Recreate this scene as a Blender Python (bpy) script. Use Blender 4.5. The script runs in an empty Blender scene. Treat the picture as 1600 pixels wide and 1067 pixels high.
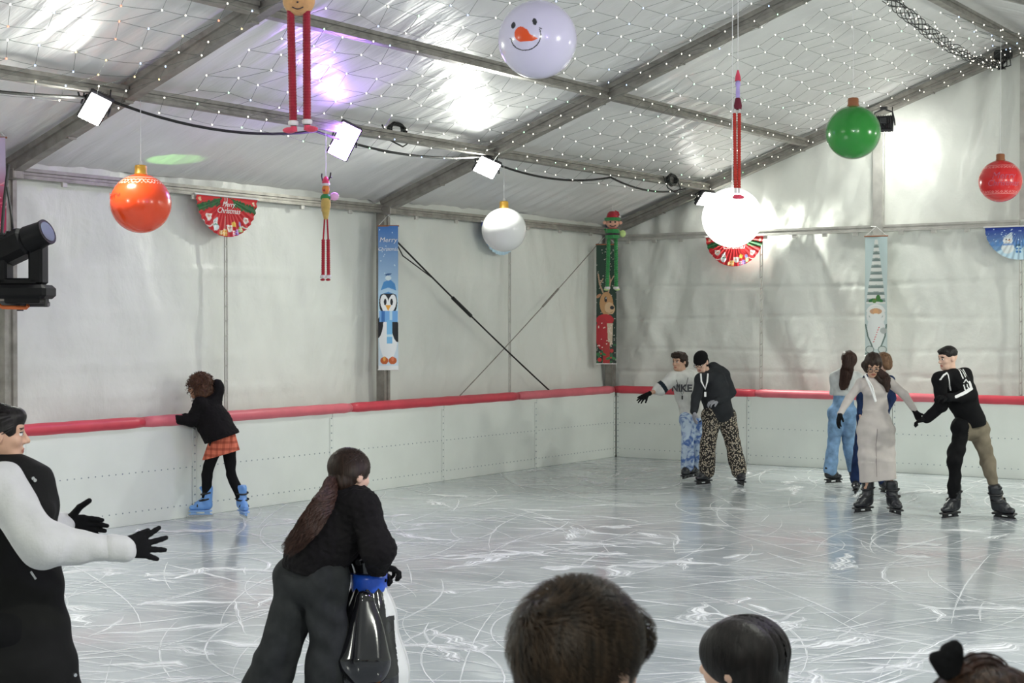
import bpy, math, random
import numpy as np
from mathutils import Vector, Matrix

random.seed(7); RNG = np.random.default_rng(7)
SC = bpy.context.scene
COL = SC.collection
PI = math.pi
def V3(*a): return np.array(a, float)
def nrm(v):
    v = np.asarray(v, float); n = np.linalg.norm(v); return v / n if n > 1e-9 else v

# ------------------------------------------------------------------ camera
FPX = 2381.0
YAW = math.radians(34.2); PITCH = math.radians(0.65)
CAM = V3(11.63, -19.9, 2.0)
FH = V3(-math.sin(YAW), math.cos(YAW), 0); RT = V3(math.cos(YAW), math.sin(YAW), 0); UPZ = V3(0, 0, 1)
FC = FH * math.cos(PITCH) - UPZ * math.sin(PITCH); UC = UPZ * math.cos(PITCH) + FH * math.sin(PITCH)
cd = bpy.data.cameras.new('camera'); cam = bpy.data.objects.new('camera', cd); COL.objects.link(cam)
cd.sensor_width = 36.0; cd.lens = FPX / 1600 * 36.0; cd.clip_start = 0.05; cd.clip_end = 200
cam.location = CAM; cam.rotation_euler = (PI / 2 - PITCH, 0, YAW)
cd.dof.use_dof = True; cd.dof.focus_distance = 15.5; cd.dof.aperture_fstop = 13.0
SC.camera = cam
SC.view_settings.view_transform = 'Standard'; SC.view_settings.look = 'None'
SC.view_settings.gamma = 1.0; SC.view_settings.use_curve_mapping = False
SC.view_settings.exposure = 0.52
w = bpy.data.worlds.new('night'); SC.world = w; w.use_nodes = True
w.node_tree.nodes['Background'].inputs[0].default_value = (0.25, 0.3, 0.4, 1)
w.node_tree.nodes['Background'].inputs[1].default_value = 0.05

def W(px, py, d):
    """World point seen at a photograph pixel, at horizontal distance d in front of the camera."""
    r = FC + (px - 800) / FPX * RT - (py - 533.5) / FPX * UC
    return CAM + r * (d / float(r @ FH))
def on_left(px, py, X=0.0):
    r = FC + (px - 800) / FPX * RT - (py - 533.5) / FPX * UC
    return CAM + r * ((X - CAM[0]) / r[0])
def on_back(px, py, Y=0.0):
    r = FC + (px - 800) / FPX * RT - (py - 533.5) / FPX * UC
    return CAM + r * ((Y - CAM[1]) / r[1])

# ------------------------------------------------------------------ objects and properties
def tag(o, label=None, cat=None, group=None, kind=None):
    if label: o['label'] = label
    if cat: o['category'] = cat
    if group: o['group'] = group
    if kind: o['kind'] = kind
    return o
def empty(name, loc, rz=0, label=None, cat=None, group=None, parent=None):
    o = bpy.data.objects.new(name, None); COL.objects.link(o)
    o.location = loc; o.rotation_euler = (0, 0, rz); o.empty_display_size = 0.1
    if parent is not None: o.parent = parent
    return tag(o, label, cat, group)
def mesh_obj(name, V, F, mats, parent=None, smooth=True, mi=None, col=None, uv=None, loc=None):
    me = bpy.data.meshes.new(name)
    V = np.asarray(V, np.float32)
    if isinstance(F, np.ndarray):
        n, k = F.shape
        me.vertices.add(len(V)); me.vertices.foreach_set('co', V.ravel())
        me.loops.add(n * k); me.loops.foreach_set('vertex_index', F.astype(np.int32).ravel())
        me.polygons.add(n); me.polygons.foreach_set('loop_start', np.arange(0, n * k, k, dtype=np.int32))
        me.update(calc_edges=True)
    else:
        me.from_pydata([tuple(map(float, v)) for v in V], [], F)
    if not isinstance(mats, (list, tuple)): mats = [mats]
    for m in mats: me.materials.append(m)
    npoly = len(me.polygons)
    if mi is not None: me.polygons.foreach_set('material_index', np.asarray(mi, np.int32))
    sm = np.full(npoly, bool(smooth)) if not isinstance(smooth, (list, np.ndarray)) else np.asarray(smooth, bool)
    me.polygons.foreach_set('use_smooth', sm)
    if col is not None:
        a = me.color_attributes.new('paint', 'FLOAT_COLOR', 'POINT')
        c = np.ones((len(V), 4), np.float32); c[:, :3] = col
        a.data.foreach_set('color', c.ravel())
    if uv is not None:
        l = me.uv_layers.new(name='uv'); idx = np.empty(len(me.loops), np.int32)
        me.loops.foreach_get('vertex_index', idx)
        l.data.foreach_set('uv', np.asarray(uv, np.float32)[idx].ravel())
    me.validate(); me.update()
    o = bpy.data.objects.new(name, me); COL.objects.link(o)
    if parent is not None: o.parent = parent
    if loc is not None: o.location = loc
    return o
def copy_tree(o, parent=None):
    c = o.copy(); COL.objects.link(c)
    if parent is not None: c.parent = parent
    for ch in list(o.children): copy_tree(ch, c)
    return c

def frame(d, up=(0, 0, 1)):
    d = nrm(d); u = np.asarray(up, float)
    if abs(d @ nrm(u)) > 0.98: u = V3(0, 1, 0) if abs(d[1]) < 0.9 else V3(1, 0, 0)
    x = nrm(np.cross(d, u)); y = np.cross(x, d)
    return x, y, d          # x right, y up, d along

class MB:
    def __init__(s): s.v = []; s.f = []; s.m = []; s.s = []; s.mat = 0
    def add(s, V, F, smooth=False):
        b = len(s.v); s.v.extend([tuple(map(float, p)) for p in V])
        for f in F: s.f.append([i + b for i in f]); s.m.append(s.mat); s.s.append(smooth)
        return s
    def box(s, c, size, ax=None, bev=0.0):
        c = np.asarray(c, float); h = np.asarray(size, float) / 2
        if ax is None: ax = np.eye(3)
        ax = np.asarray(ax, float)
        if bev <= 0:
            P = [c + ax.T @ (h * V3(i, j, k)) for i in (-1, 1) for j in (-1, 1) for k in (-1, 1)]
            return s.add(P, [(0, 1, 3, 2), (4, 6, 7, 5), (0, 4, 5, 1), (2, 3, 7, 6), (0, 2, 6, 4), (1, 5, 7, 3)])
        # bevelled box: octagonal section in x/y, inset caps
        b = min(bev, h.min() * .9); ring = []
        for z, ins in ((-h[2], b), (-h[2] + b, 0), (h[2] - b, 0), (h[2], b)):
            hx, hy = h[0] - ins, h[1] - ins; bb = b if ins == 0 else b * .5
            pts = [(hx, -hy + bb), (hx, hy - bb), (hx - bb, hy), (-hx + bb, hy), (-hx, hy - bb), (-hx, -hy + bb), (-hx + bb, -hy), (hx - bb, -hy)]
            ring.append([c + ax.T @ V3(x, y, z) for x, y in pts])
        P = [p for r in ring for p in r]; F = []
        for r in range(3):
            for i in range(8): j = (i + 1) % 8; F.append((r * 8 + i, r * 8 + j, r * 8 + 8 + j, r * 8 + 8 + i))
        F.append(tuple(range(7, -1, -1))); F.append(tuple(range(24, 32)))
        return s.add(P, F)
    def cyl(s, a, b, r1, r2=None, n=12, caps=True, smooth=True):
        r2 = r1 if r2 is None else r2; a = np.asarray(a, float); b = np.asarray(b, float)
        x, y, d = frame(b - a); P = []
        for c, r in ((a, r1), (b, r2)):
            for i in range(n): t = 2 * PI * i / n; P.append(c + r * (x * math.cos(t) + y * math.sin(t)))
        s.add(P, [(i, i + n, (i + 1) % n + n, (i + 1) % n) for i in range(n)], smooth)
        if caps: s.add(P[:n], [tuple(range(n))]); s.add(P[n:], [tuple(range(n - 1, -1, -1))])
        return s
    def tube(s, pts, r, n=6, closed=False):
        pts = [np.asarray(p, float) for p in pts]; N = len(pts); P = []; up = V3(0, 0, 1)
        for i, p in enumerate(pts):
            d = pts[min(i + 1, N - 1)] - pts[max(i - 1, 0)]
            x, y, _ = frame(d, up); up = y if np.linalg.norm(y) > .1 else up
            rr = r[i] if hasattr(r, '__len__') else r
            for k in range(n): t = 2 * PI * k / n; P.append(p + rr * (x * math.cos(t) + y * math.sin(t)))
        F = [(i * n + k, (i + 1) * n + k, (i + 1) * n + (k + 1) % n, i * n + (k + 1) % n) for i in range(N - 1) for k in range(n)]
        s.add(P, F, True); s.add(P[:n], [tuple(range(n))]); s.add(P[-n:], [tuple(range(n - 1, -1, -1))])
        return s
    def lathe(s, prof, c=(0, 0, 0), n=32, smooth=True, ax=None):
        c = np.asarray(c, float); P = []
        A = np.eye(3) if ax is None else np.asarray(ax, float)
        for r, z in prof:
            for i in range(n): t = 2 * PI * i / n; P.append(c + A.T @ V3(r * math.cos(t), r * math.sin(t), z))
        F = [(k * n + i, k * n + (i + 1) % n, (k + 1) * n + (i + 1) % n, (k + 1) * n + i) for k in range(len(prof) - 1) for i in range(n)]
        return s.add(P, F, smooth)
    def ball(s, c, r, n=16, m=10):
        c = np.asarray(c, float); r = np.ones(3) * r; P = []
        for k in range(m + 1):
            ph = PI * k / m
            for i in range(n): t = 2 * PI * i / n; P.append(c + r * V3(math.sin(ph) * math.cos(t), math.sin(ph) * math.sin(t), -math.cos(ph)))
        F = [(k * n + i, k * n + (i + 1) % n, (k + 1) * n + (i + 1) % n, (k + 1) * n + i) for k in range(m) for i in range(n)]
        return s.add(P, F, True)
    def build(s, name, mats, parent=None, loc=None):
        return mesh_obj(name, s.v, s.f, mats, parent, s.s, s.m, loc=loc)

def catenary(a, b, sag, n=12):
    a = np.asarray(a, float); b = np.asarray(b, float)
    return [a + (b - a) * t - V3(0, 0, 4 * sag * t * (1 - t)) for t in np.linspace(0, 1, n)]

# ------------------------------------------------------------------ materials
def newmat(name):
    m = bpy.data.materials.new(name); m.use_nodes = True
    return m, m.node_tree.nodes, m.node_tree.links, m.node_tree.nodes['Principled BSDF']
def pm(name, c, rough=.6, metal=0, var=.08, vs=6.0, bump=0.0, bs=60.0, spec=.5, stretch=(1, 1, 1), coat=0, sheen=0, coord='Object', bd=.01):
    m, N, L, B = newmat(name)
    tc = N.new('ShaderNodeTexCoord'); mp = N.new('ShaderNodeMapping'); mp.inputs['Scale'].default_value = stretch
    L.new(tc.outputs[coord], mp.inputs[0])
    n = N.new('ShaderNodeTexNoise'); n.inputs['Scale'].default_value = vs; n.inputs['Detail'].default_value = 5
    L.new(mp.outputs[0], n.inputs[0])
    r = N.new('ShaderNodeValToRGB'); e = r.color_ramp.elements
    e[0].position = .3; e[1].position = .7
    e[0].color = (*[max(0, x * (1 - var)) for x in c], 1); e[1].color = (*[min(1, x * (1 + var)) for x in c], 1)
    L.new(n.outputs[0], r.inputs[0]); L.new(r.outputs[0], B.inputs['Base Color'])
    B.inputs['Roughness'].default_value = rough; B.inputs['Metallic'].default_value = metal
    B.inputs['Specular IOR Level'].default_value = spec; B.inputs['Coat Weight'].default_value = coat
    B.inputs['Sheen Weight'].default_value = sheen
    if bump:
        n2 = N.new('ShaderNodeTexNoise'); n2.inputs['Scale'].default_value = bs; n2.inputs['Detail'].default_value = 6
        L.new(mp.outputs[0], n2.inputs[0]); b = N.new('ShaderNodeBump'); b.inputs['Strength'].default_value = bump
        b.inputs['Distance'].default_value = bd; L.new(n2.outputs[0], b.inputs['Height']); L.new(b.outputs[0], B.inputs['Normal'])
    return m
def emit(name, c, s):
    m, N, L, B = newmat(name); B.inputs['Base Color'].default_value = (*c, 1)
    B.inputs['Emission Color'].default_value = (*c, 1); B.inputs['Emission Strength'].default_value = s
    return m
def paintmat(name, rough=.6, spec=.4, coat=0):
    m, N, L, B = newmat(name)
    a = N.new('ShaderNodeAttribute'); a.attribute_name = 'paint'; L.new(a.outputs['Color'], B.inputs['Base Color'])
    B.inputs['Roughness'].default_value = rough; B.inputs['Specular IOR Level'].default_value = spec; B.inputs['Coat Weight'].default_value = coat
    return m

def vnoise(x, y, seed=0):
    """Smooth value noise on arrays."""
    r = np.random.default_rng(seed).random((64, 64)).astype(np.float32)
    xi = np.floor(x).astype(int); yi = np.floor(y).astype(int); fx = x - xi; fy = y - yi
    fx = fx * fx * (3 - 2 * fx); fy = fy * fy * (3 - 2 * fy)
    g = lambda a, b: r[a % 64, b % 64]
    return (g(xi, yi) * (1 - fx) * (1 - fy) + g(xi + 1, yi) * fx * (1 - fy) + g(xi, yi + 1) * (1 - fx) * fy + g(xi + 1, yi + 1) * fx * fy) * 2 - 1

M_ALU = pm('weathered_aluminium', (.30, .285, .26), .48, .55, .22, 9, .15, 40, stretch=(1, 1, 1))
M_ALU2 = pm('pale_aluminium', (.50, .49, .46), .45, .4, .15, 7, .1, 40)
M_BLACK = pm('black_plastic', (.012, .012, .014), .42, 0, .2, 8, .05, 80)
M_NETW = pm('net_wire_green', (.10, .12, .11), .6)
M_RUB = pm('black_cable_rubber', (.012, .012, .012), .6)
M_STR = pm('white_string', (.85, .85, .85), .7)
M_GOLD = pm('gold_plastic', (.75, .42, .06), .3, .3, .1, 8, spec=.7)
M_BRZ = pm('brown_plastic_cap', (.33, .12, .05), .35, .1, .1, 8, spec=.6)
M_STEEL = pm('blade_steel', (.62, .63, .65), .25, .9, .05)

def cloth_mat(name, c, rough, b1, s1, st1, b2):
    m, N, L, B = newmat(name)
    tc = N.new('ShaderNodeTexCoord'); mp = N.new('ShaderNodeMapping'); mp.inputs['Scale'].default_value = st1
    L.new(tc.outputs['Object'], mp.inputs[0])
    n = N.new('ShaderNodeTexNoise'); n.inputs['Scale'].default_value = s1; n.inputs['Detail'].default_value = 4; n.inputs['Roughness'].default_value = .55
    n.inputs['Distortion'].default_value = .6; L.new(mp.outputs[0], n.inputs[0])
    n2 = N.new('ShaderNodeTexNoise'); n2.inputs['Scale'].default_value = 7; n2.inputs['Detail'].default_value = 5; L.new(tc.outputs['Object'], n2.inputs[0])
    b = N.new('ShaderNodeBump'); b.inputs['Strength'].default_value = b1; b.inputs['Distance'].default_value = .03; L.new(n.outputs[0], b.inputs['Height'])
    bb = N.new('ShaderNodeBump'); bb.inputs['Strength'].default_value = b2; bb.inputs['Distance'].default_value = .02; L.new(n2.outputs[0], bb.inputs['Height'])
    L.new(b.outputs[0], bb.inputs['Normal']); L.new(bb.outputs[0], B.inputs['Normal'])
    n3 = N.new('ShaderNodeTexNoise'); n3.inputs['Scale'].default_value = 1.3; n3.inputs['Detail'].default_value = 6; L.new(tc.outputs['Object'], n3.inputs[0])
    r = N.new('ShaderNodeValToRGB'); e = r.color_ramp.elements; e[0].position = .35; e[1].position = .6
    e[0].color = (*[x * .94 for x in c], 1); e[1].color = (*c, 1); L.new(n3.outputs[0], r.inputs[0]); L.new(r.outputs[0], B.inputs['Base Color'])
    B.inputs['Roughness'].default_value = rough; B.inputs['Specular IOR Level'].default_value = .5
    return m
M_WALL = cloth_mat('white_tarpaulin', (.81, .83, .785), .38, .6, 2.2, (1, 1, .6), .35)
M_ROOF = cloth_mat('white_roof_canvas', (.86, .86, .86), .33, .55, 3.0, (.35, 2.2, .35), .12)

# ------------------------------------------------------------------ the tent: ice, walls, roof
EAVE = 3.42; SL = .351; RIDGE_X = 6.04; XL = -.25; YB = .25; XR = 12.33; YF = -27.5
def roofz(x): return EAVE + SL * ((x - XL) if x <= RIDGE_X else (2 * RIDGE_X - XL - x))

def ice_mat():
    m, N, L, B = newmat('skated_ice')
    tc = N.new('ShaderNodeTexCoord')
    def noise(sc, det, st=(1, 1, 1), rot=0, dist=0):
        mp = N.new('ShaderNodeMapping'); mp.inputs['Scale'].default_value = st; mp.inputs['Rotation'].default_value = (0, 0, rot)
        L.new(tc.outputs['Object'], mp.inputs[0]); n = N.new('ShaderNodeTexNoise'); n.inputs['Scale'].default_value = sc
        n.inputs['Detail'].default_value = det; n.inputs['Distortion'].default_value = dist; L.new(mp.outputs[0], n.inputs[0]); return n
    def ramp(n, p0, p1, c0, c1):
        r = N.new('ShaderNodeValToRGB'); e = r.color_ramp.elements; e[0].position = p0; e[1].position = p1
        e[0].color = (*c0, 1); e[1].color = (*c1, 1); L.new(n.outputs[0], r.inputs[0]); return r
    base = ramp(noise(.7, 8, (1, 1.6, 1), .4, .5), .35, .68, (.36, .40, .425), (.52, .56, .585))
    col = base.outputs[0]
    # hair-thin blade scratches in three directions
    k = 0
    for rot, st, sc in ((.5, (1, 22, 1), 1.6), (-.35, (1, 26, 1), 1.3), (1.4, (1, 20, 1), 1.8)):
        n = noise(sc, 3, st, rot, 1.2); r = ramp(n, .60, .68, (0, 0, 0), (1, 1, 1))
        mk = noise(.8, 3, (1, 1, 1), k); k += 1; rm = ramp(mk, .42, .62, (0, 0, 0), (.5, .5, .5))
        mu = N.new('ShaderNodeMath'); mu.operation = 'MULTIPLY'; L.new(r.outputs[0], mu.inputs[0]); L.new(rm.outputs[0], mu.inputs[1])
        mx = N.new('ShaderNodeMix'); mx.data_type = 'RGBA'; L.new(mu.outputs[0], mx.inputs[0]); L.new(col, mx.inputs[6]); mx.inputs[7].default_value = (.78, .81, .82, 1)
        col = mx.outputs[2]
    L.new(col, B.inputs['Base Color'])
    rr = ramp(noise(1.6, 5, (1, 1.8, 1)), .3, .7, (.06, .06, .06), (.19, .19, .19)); L.new(rr.outputs[0], B.inputs['Roughness'])
    B.inputs['IOR'].default_value = 1.34; B.inputs['Specular IOR Level'].default_value = .85
    b = N.new('ShaderNodeBump'); b.inputs['Strength'].default_value = .12; b.inputs['Distance'].default_value = .004
    L.new(noise(30, 5, (1, 1, 1)).outputs[0], b.inputs['Height']); L.new(b.outputs[0], B.inputs['Normal'])
    return m
mesh_obj('floor', [(XL, YF, 0), (XR, YF, 0), (XR, YB, 0), (XL, YB, 0)], [(0, 1, 2, 3)], ice_mat(), smooth=False)['kind'] = 'structure'
bpy.data.objects['floor']['label'] = 'grey ice of the rink with white skate scratches'

def grid(nu, nv):
    I = np.arange(nu * nv).reshape(nv, nu)
    return np.stack([I[:-1, :-1], I[:-1, 1:], I[1:, 1:], I[1:, :-1]], -1).reshape(-1, 4)
def struct(o): o['kind'] = 'structure'; return o

# left wall cloth
nu, nv = 700, 70
yy, zz = np.meshgrid(np.linspace(YF, YB, nu), np.linspace(0, EAVE + .13, nv))
post_y = [YB - 5.53 * k for k in range(6)]
seams_l = [-.2, -2.65, -5.3, -8.07, -10.83, -13.6]
def wrinkle(u, z, seed):
    d = .030 * vnoise(u * .9 + 3, z * .55, seed) + .016 * vnoise(u * 2.3 + z * .9, z * 1.1, seed + 1) + .009 * vnoise(u * 6 + z * 1.8, z * 2.2, seed + 2)
    d += .004 * vnoise(u * 14 - z * 5, z * 6, seed + 3)
    for zc in (.95, 1.30, 1.62, 2.1, 2.55):            # fold creases left by packing
        zz_ = z - zc - .02 * np.sin(u * 1.3 + zc * 7)
        d += .011 * np.exp(-(zz_ / .022) ** 2) * (vnoise(u * .7, z * 0 + zc * 9, seed + 4) * .5 + .7)
    return d
dd = wrinkle(yy, zz, 3) * 1.3
for s_ in (-5.3, -10.83, .2):
    dd += -.05 * np.exp(-((yy - s_) / .35) ** 2) * (.6 + .4 * np.sin(zz * 5 + s_))
mesh_obj('wall_left', np.stack([XL - .05 + dd * 1.0, yy, zz], -1).reshape(-1, 3), grid(nu, nv), M_WALL)['kind'] = 'structure'
# back (gable) wall cloth: smooth lower sheet, strongly pleated gable above
nu, nv = 420, 170
xx, vv = np.meshgrid(np.linspace(XL, XR, nu), np.linspace(0, 1, nv))
top = np.where(xx <= RIDGE_X, EAVE + SL * (xx - XL), EAVE + SL * (2 * RIDGE_X - XL - xx)) + .13
zz = vv * top
low = 1 / (1 + np.exp((zz - 3.22) * 14))
dd = wrinkle(xx + 40, zz, 11) * 1.7
sk = xx - .22 * zz
pleat = .05 * vnoise(sk * 3.1, zz * .35, 21) + .030 * np.sin(sk * 14 + 2 * vnoise(xx * 1.2, zz * .6, 22)) * (.5 + .5 * vnoise(sk * 1.1, zz * .2, 23))
drape = .055 * np.sin((xx * 1.0 + zz * .45) * 6.5 + 2.2 * vnoise(xx * .8, zz * .9, 24)) * np.exp(-((xx - 3.3) / 1.2) ** 2)
dd = dd + pleat * (1 - low) * 1.1 + drape * low + .035 * low * np.sin(xx * 9 - zz * 2.6) * np.exp(-((xx - .7) / .6) ** 2)
mesh_obj('wall_back', np.stack([xx, YB + .06 + dd, zz], -1).reshape(-1, 3), grid(nu, nv)[:, ::-1], M_WALL)['kind'] = 'structure'
# right and front walls (beside and behind the camera)
nu, nv = 120, 14
yy, zz = np.meshgrid(np.linspace(YF, YB, nu), np.linspace(0, EAVE + .05, nv))
mesh_obj('wall_right', np.stack([XR + .05 + .04 * vnoise(yy, zz, 5), yy, zz], -1).reshape(-1, 3), grid(nu, nv)[:, ::-1], M_WALL)['kind'] = 'structure'
mesh_obj('wall_front', [(XL, YF, 0), (XR, YF, 0), (XR, YF, EAVE), (RIDGE_X, YF, roofz(RIDGE_X)), (XL, YF, EAVE)], [(0, 1, 2, 3, 4)], M_WALL, smooth=False)['kind'] = 'structure'
# roof: canvas billowing a little between the rafters, ripples running up the slope
nu, nv = 300, 640
xx, yy = np.meshgrid(np.linspace(XL - .05, 2 * RIDGE_X - XL + .05, nu), np.linspace(YF, YB + .1, nv))
zz = np.where(xx <= RIDGE_X, EAVE + SL * (xx - XL), EAVE + SL * (2 * RIDGE_X - XL - xx)) + .11
ph = ((YB - yy) / 5.53) % 1
edge = np.minimum(ph, 1 - ph) * 5.53
amp = .25 + .75 * vnoise(xx * .45, yy * .35, 33) ** 2 + .9 * np.exp(-edge / .8)
rip = np.sin((yy + .16 * xx) * 24 + 5 * vnoise(xx * .5, yy * .8, 31)) * .006 + .012 * vnoise(xx * .7, yy * 6, 32)
zz = zz + rip * amp * 1.25 + .03 * np.sin(ph * PI)
M_ = mesh_obj('ceiling', np.stack([xx, yy, zz], -1).reshape(-1, 3), grid(nu, nv)[:, ::-1], M_ROOF); M_['kind'] = 'structure'

def beam_profile(mb, a, b, w_, h_, up=(0, 0, 1), groove=True):
    """Extruded keder profile: box with a sunk channel along each side."""
    a = np.asarray(a, float); b = np.asarray(b, float); x, y, d = frame(b - a, up); g = w_ * .16
    pts = [(-w_ / 2, -h_ / 2), (w_ / 2, -h_ / 2), (w_ / 2, -h_ * .18), (w_ / 2 - g, -h_ * .12), (w_ / 2 - g, h_ * .12), (w_ / 2, h_ * .18), (w_ / 2, h_ / 2),
           (-w_ / 2, h_ / 2), (-w_ / 2, h_ * .18), (-w_ / 2 + g, h_ * .12), (-w_ / 2 + g, -h_ * .12), (-w_ / 2, -h_ * .18)]
    n = len(pts); P = [c + x * p + y * q for c in (a, b) for p, q in pts]
    mb.add(P, [(i, (i + 1) % n, (i + 1) % n + n, i + n) for i in range(n)]); mb.add(P[:n], [tuple(range(n - 1, -1, -1))]); mb.add(P[n:], [tuple(range(n))])
    return mb

RAF_Y = [YB - .1, -5.35, -10.85, -16.4, -21.9]
WHERE = ['against the back gable', 'above the penguin banner post', 'nearest of the three crossing the view', 'overhead nearer the camera', 'far overhead behind the camera']
for i, y in enumerate(RAF_Y):
    for side in (0, 1):
        x0, x1 = (XL + .1, RIDGE_X) if side == 0 else (2 * RIDGE_X - XL - .1, RIDGE_X)
        a = V3(x0, y, roofz(x0) - .02); b = V3(x1, y, roofz(x1) - .02)
        mb = MB(); beam_profile(mb, (0, 0, 0), b - a, .11, .15)
        for t in (.14, .26, .5, .66, .8):   # bolt clamps under the beam
            c = (b - a) * t + V3(0, 0, -.075); mb.box(c, (.05, .09, .03))
        o = mb.build('rafter', M_ALU, loc=a)
        tag(o, ('left' if side == 0 else 'right') + ' slope aluminium rafter ' + WHERE[i], 'beam', 'sloping tent rafters')
        if i > 0 and side == 0:
            g = MB(); g.box((.05, 0, -.05), (.20, .12, .10), bev=.01).build('eave_bracket', M_ALU, o)
for (x, nm) in ((XL + .08, 'left eave beam above the white side cloth'), (1.48, 'lower purlin that carries the flood lights'), (3.02, 'middle purlin halfway up the left roof slope'), (RIDGE_X, 'ridge purlin at the top of the tent')):
    for k in range(4):
        y0 = RAF_Y[k] - .05; y1 = RAF_Y[k + 1] + .05; z = roofz(x) - (.03 if x > 0 else .04)
        mb = MB(); beam_profile(mb, (0, y0, 0), (0, y1, 0), .10 if x > 0 else .09, .10)
        o = mb.build('purlin', M_ALU, loc=(x, 0, z))
        seg = ['next to the gable', 'in the middle bay', 'above the stage lamp', 'over the camera'][k]
        tag(o, nm + ', ' + seg, 'beam', 'lengthwise tent purlins')
        if x < 0:   # cloth hooks under the eave beam
            for q in range(6): MB().box((0, 0, 0), (.03, .06, .05), bev=.004).build('cloth_hook', M_ALU2, o, loc=(.02, y0 + (y1 - y0) * (q + .7) / 6.4, -.07))
for x0, x1, l in ((XL + .12, 4.0, 'from the corner to the gable post'), (4.12, 5.95, 'between the gable post and the centre'), (6.05, XR - .1, 'right of the centre line')):
    mb = MB(); beam_profile(mb, (0, 0, 0), (x1 - x0, 0, 0), .08, .09)
    o = mb.build('gable_rail', M_ALU2, loc=(x0, YB - .06, 3.31)); tag(o, 'horizontal aluminium gable rail ' + l, 'beam', 'horizontal gable rails')
    for q in range(int((x1 - x0) / .45)):
        MB().box((0, 0, 0), (.07, .03, .05), bev=.004).build('cloth_hook', M_ALU2, o, loc=(.25 + q * .45, -.02, -.065))
def post(x, y, z1, w_, d_, label, mat=M_ALU, name='tent_post', z0=0.0, groove=True):
    mb = MB(); beam_profile(mb, (0, 0, z0), (0, 0, z1), w_, d_, (0, 1, 0)) if groove else mb.box((0, 0, (z0 + z1) / 2), (w_, d_, z1 - z0))
    if z0 == 0 and groove: mb.box((0, 0, .01), (w_ * 1.7, d_ * 1.7, .02))
    return tag(mb.build(name, mat, loc=(x, y, 0)), label, 'post')
post(XL + .07, YB - .10, EAVE, .12, .12, 'corner tent post behind the reindeer banner')
post(XL + .07, -5.33, EAVE - .02, .12, .12, 'tent post that carries the penguin banner')
post(XL + .07, -10.85, EAVE - .02, .12, .14, 'tent post at the left edge behind the stage lamp')
post(4.06, YB - .1, roofz(4.06) - .02, .13, .10, 'gable post running up behind the gnome banner', M_ALU2)
post(5.99, YB - .08, roofz(5.99) - .05, .06, .06, 'thin centre gable pole below the ridge', M_ALU2, z0=3.36)
def lace_pole(x, y, z1, along, label):
    mb = MB(); a = V3(*along)
    for s_ in (-.017, .017): mb.tube([a * s_, a * s_ + V3(0, 0, z1)], .009, 6)
    for k in range(int(z1 / .16)): mb.tube([a * -.024 + V3(0, 0, .1 + k * .16), a * .024 + V3(0, 0, .13 + k * .16)], .008, 5)
    return tag(mb.build('lacing_pole', M_ALU2, loc=(x, y, 0)), label, 'pole', 'thin laced poles joining the wall sheets')
lace_pole(-.13, -8.07, EAVE - .06, (0, 1, 0), 'thin laced pole rising behind the curly-haired skater')
lace_pole(-.13, -2.65, EAVE - .06, (0, 1, 0), 'thin laced pole where the bracing wires cross')
lace_pole(2.30, YB - .06, 3.26, (1, 0, 0), 'thin laced pole right of the skating pair on the back wall')
lace_pole(5.97, YB - .06, 3.26, (1, 0, 0), 'thin laced pole in the back wall under the snowman bunting')
# bracing wires of the far bay
for a, b, l, r in (((615, 372), (866, 617), 'black bracing wire falling from the penguin banner to the right', .011), ((942, 372), (712, 625), 'grey bracing wire falling from the corner to the left', .007)):
    XX = -.10 if r > .01 else -.125; A = on_left(*a, X=XX); B_ = on_left(*b, X=XX)
    mb = MB(); pts = catenary((0, 0, 0), B_ - A, .03, 10); mb.tube(pts, r, 6)
    mb.cyl(pts[3], pts[4], r * 2.2, n=8)
    if r > .01: mb.tube([pts[0], (pts[0] + pts[1]) / 2 + V3(0, -.02, -.09), pts[2]], .008, 5)
    tag(mb.build('bracing_wire', M_RUB if r > .01 else M_ALU, loc=A), l, 'wire', 'crossed bracing wires')

# ------------------------------------------------------------------ rink boards
M_BOARD = pm('white_rink_panel', (.79, .825, .785), .38, 0, .05, 1.5, .03, 20)
M_DOT = pm('grey_rivet', (.28, .33, .36), .5)
M_REDA = pm('red_vinyl_padding', (.62, .055, .085), .42, 0, .08, 5, .08, 30)
M_REDB = pm('faded_pink_padding', (.70, .15, .19), .45, 0, .08, 5, .08, 30)
BH = .98
def board(p0, d, L_, nin, label):
    """One panel starting at p0, running along d for L_, its face looking along nin."""
    d = np.asarray(d, float); nin = np.asarray(nin, float)
    o = empty('rink_board', p0, 0, label, 'rink board', 'white rink boards')
    mb = MB(); ax = np.array([d, nin, (0, 0, 1)])
    mb.box(d * L_ / 2 - nin * .03 + V3(0, 0, BH / 2), (L_ - .008, .05, BH), ax, bev=.004); pan = mb
    st = MB(); st.box(d * .0 - nin * .0 + V3(0, 0, BH / 2 - .02) + d * .03, (.05, .006, BH - .08), ax); st.build('joint_strip', M_BOARD, o)
    rv = pan; rv.mat = 1
    for z in (.13, .52):
        for k in range(int(L_ / .085)): c = d * (.06 + k * .085) + V3(0, 0, z) - nin * .0055; rv.cyl(c, c + nin * .004, .0075, n=6)
    for k in range(11):
        c = d * .03 + V3(0, 0, .06 + k * .085) + nin * .002; rv.cyl(c, c + nin * .004, .009, n=6)
    rv.build('panel', [M_BOARD, M_DOT], o)
    fr = MB()
    for z in (.02, .5, BH - .05): fr.box(d * L_ / 2 - nin * .085 + V3(0, 0, z), (L_ - .02, .05, .04), ax)
    for t in (.03, L_ / 2, L_ - .03): fr.box(d * t - nin * .085 + V3(0, 0, BH / 2), (.04, .05, BH - .02), ax)
    fr.build('back_frame', M_ALU2, o)
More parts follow.
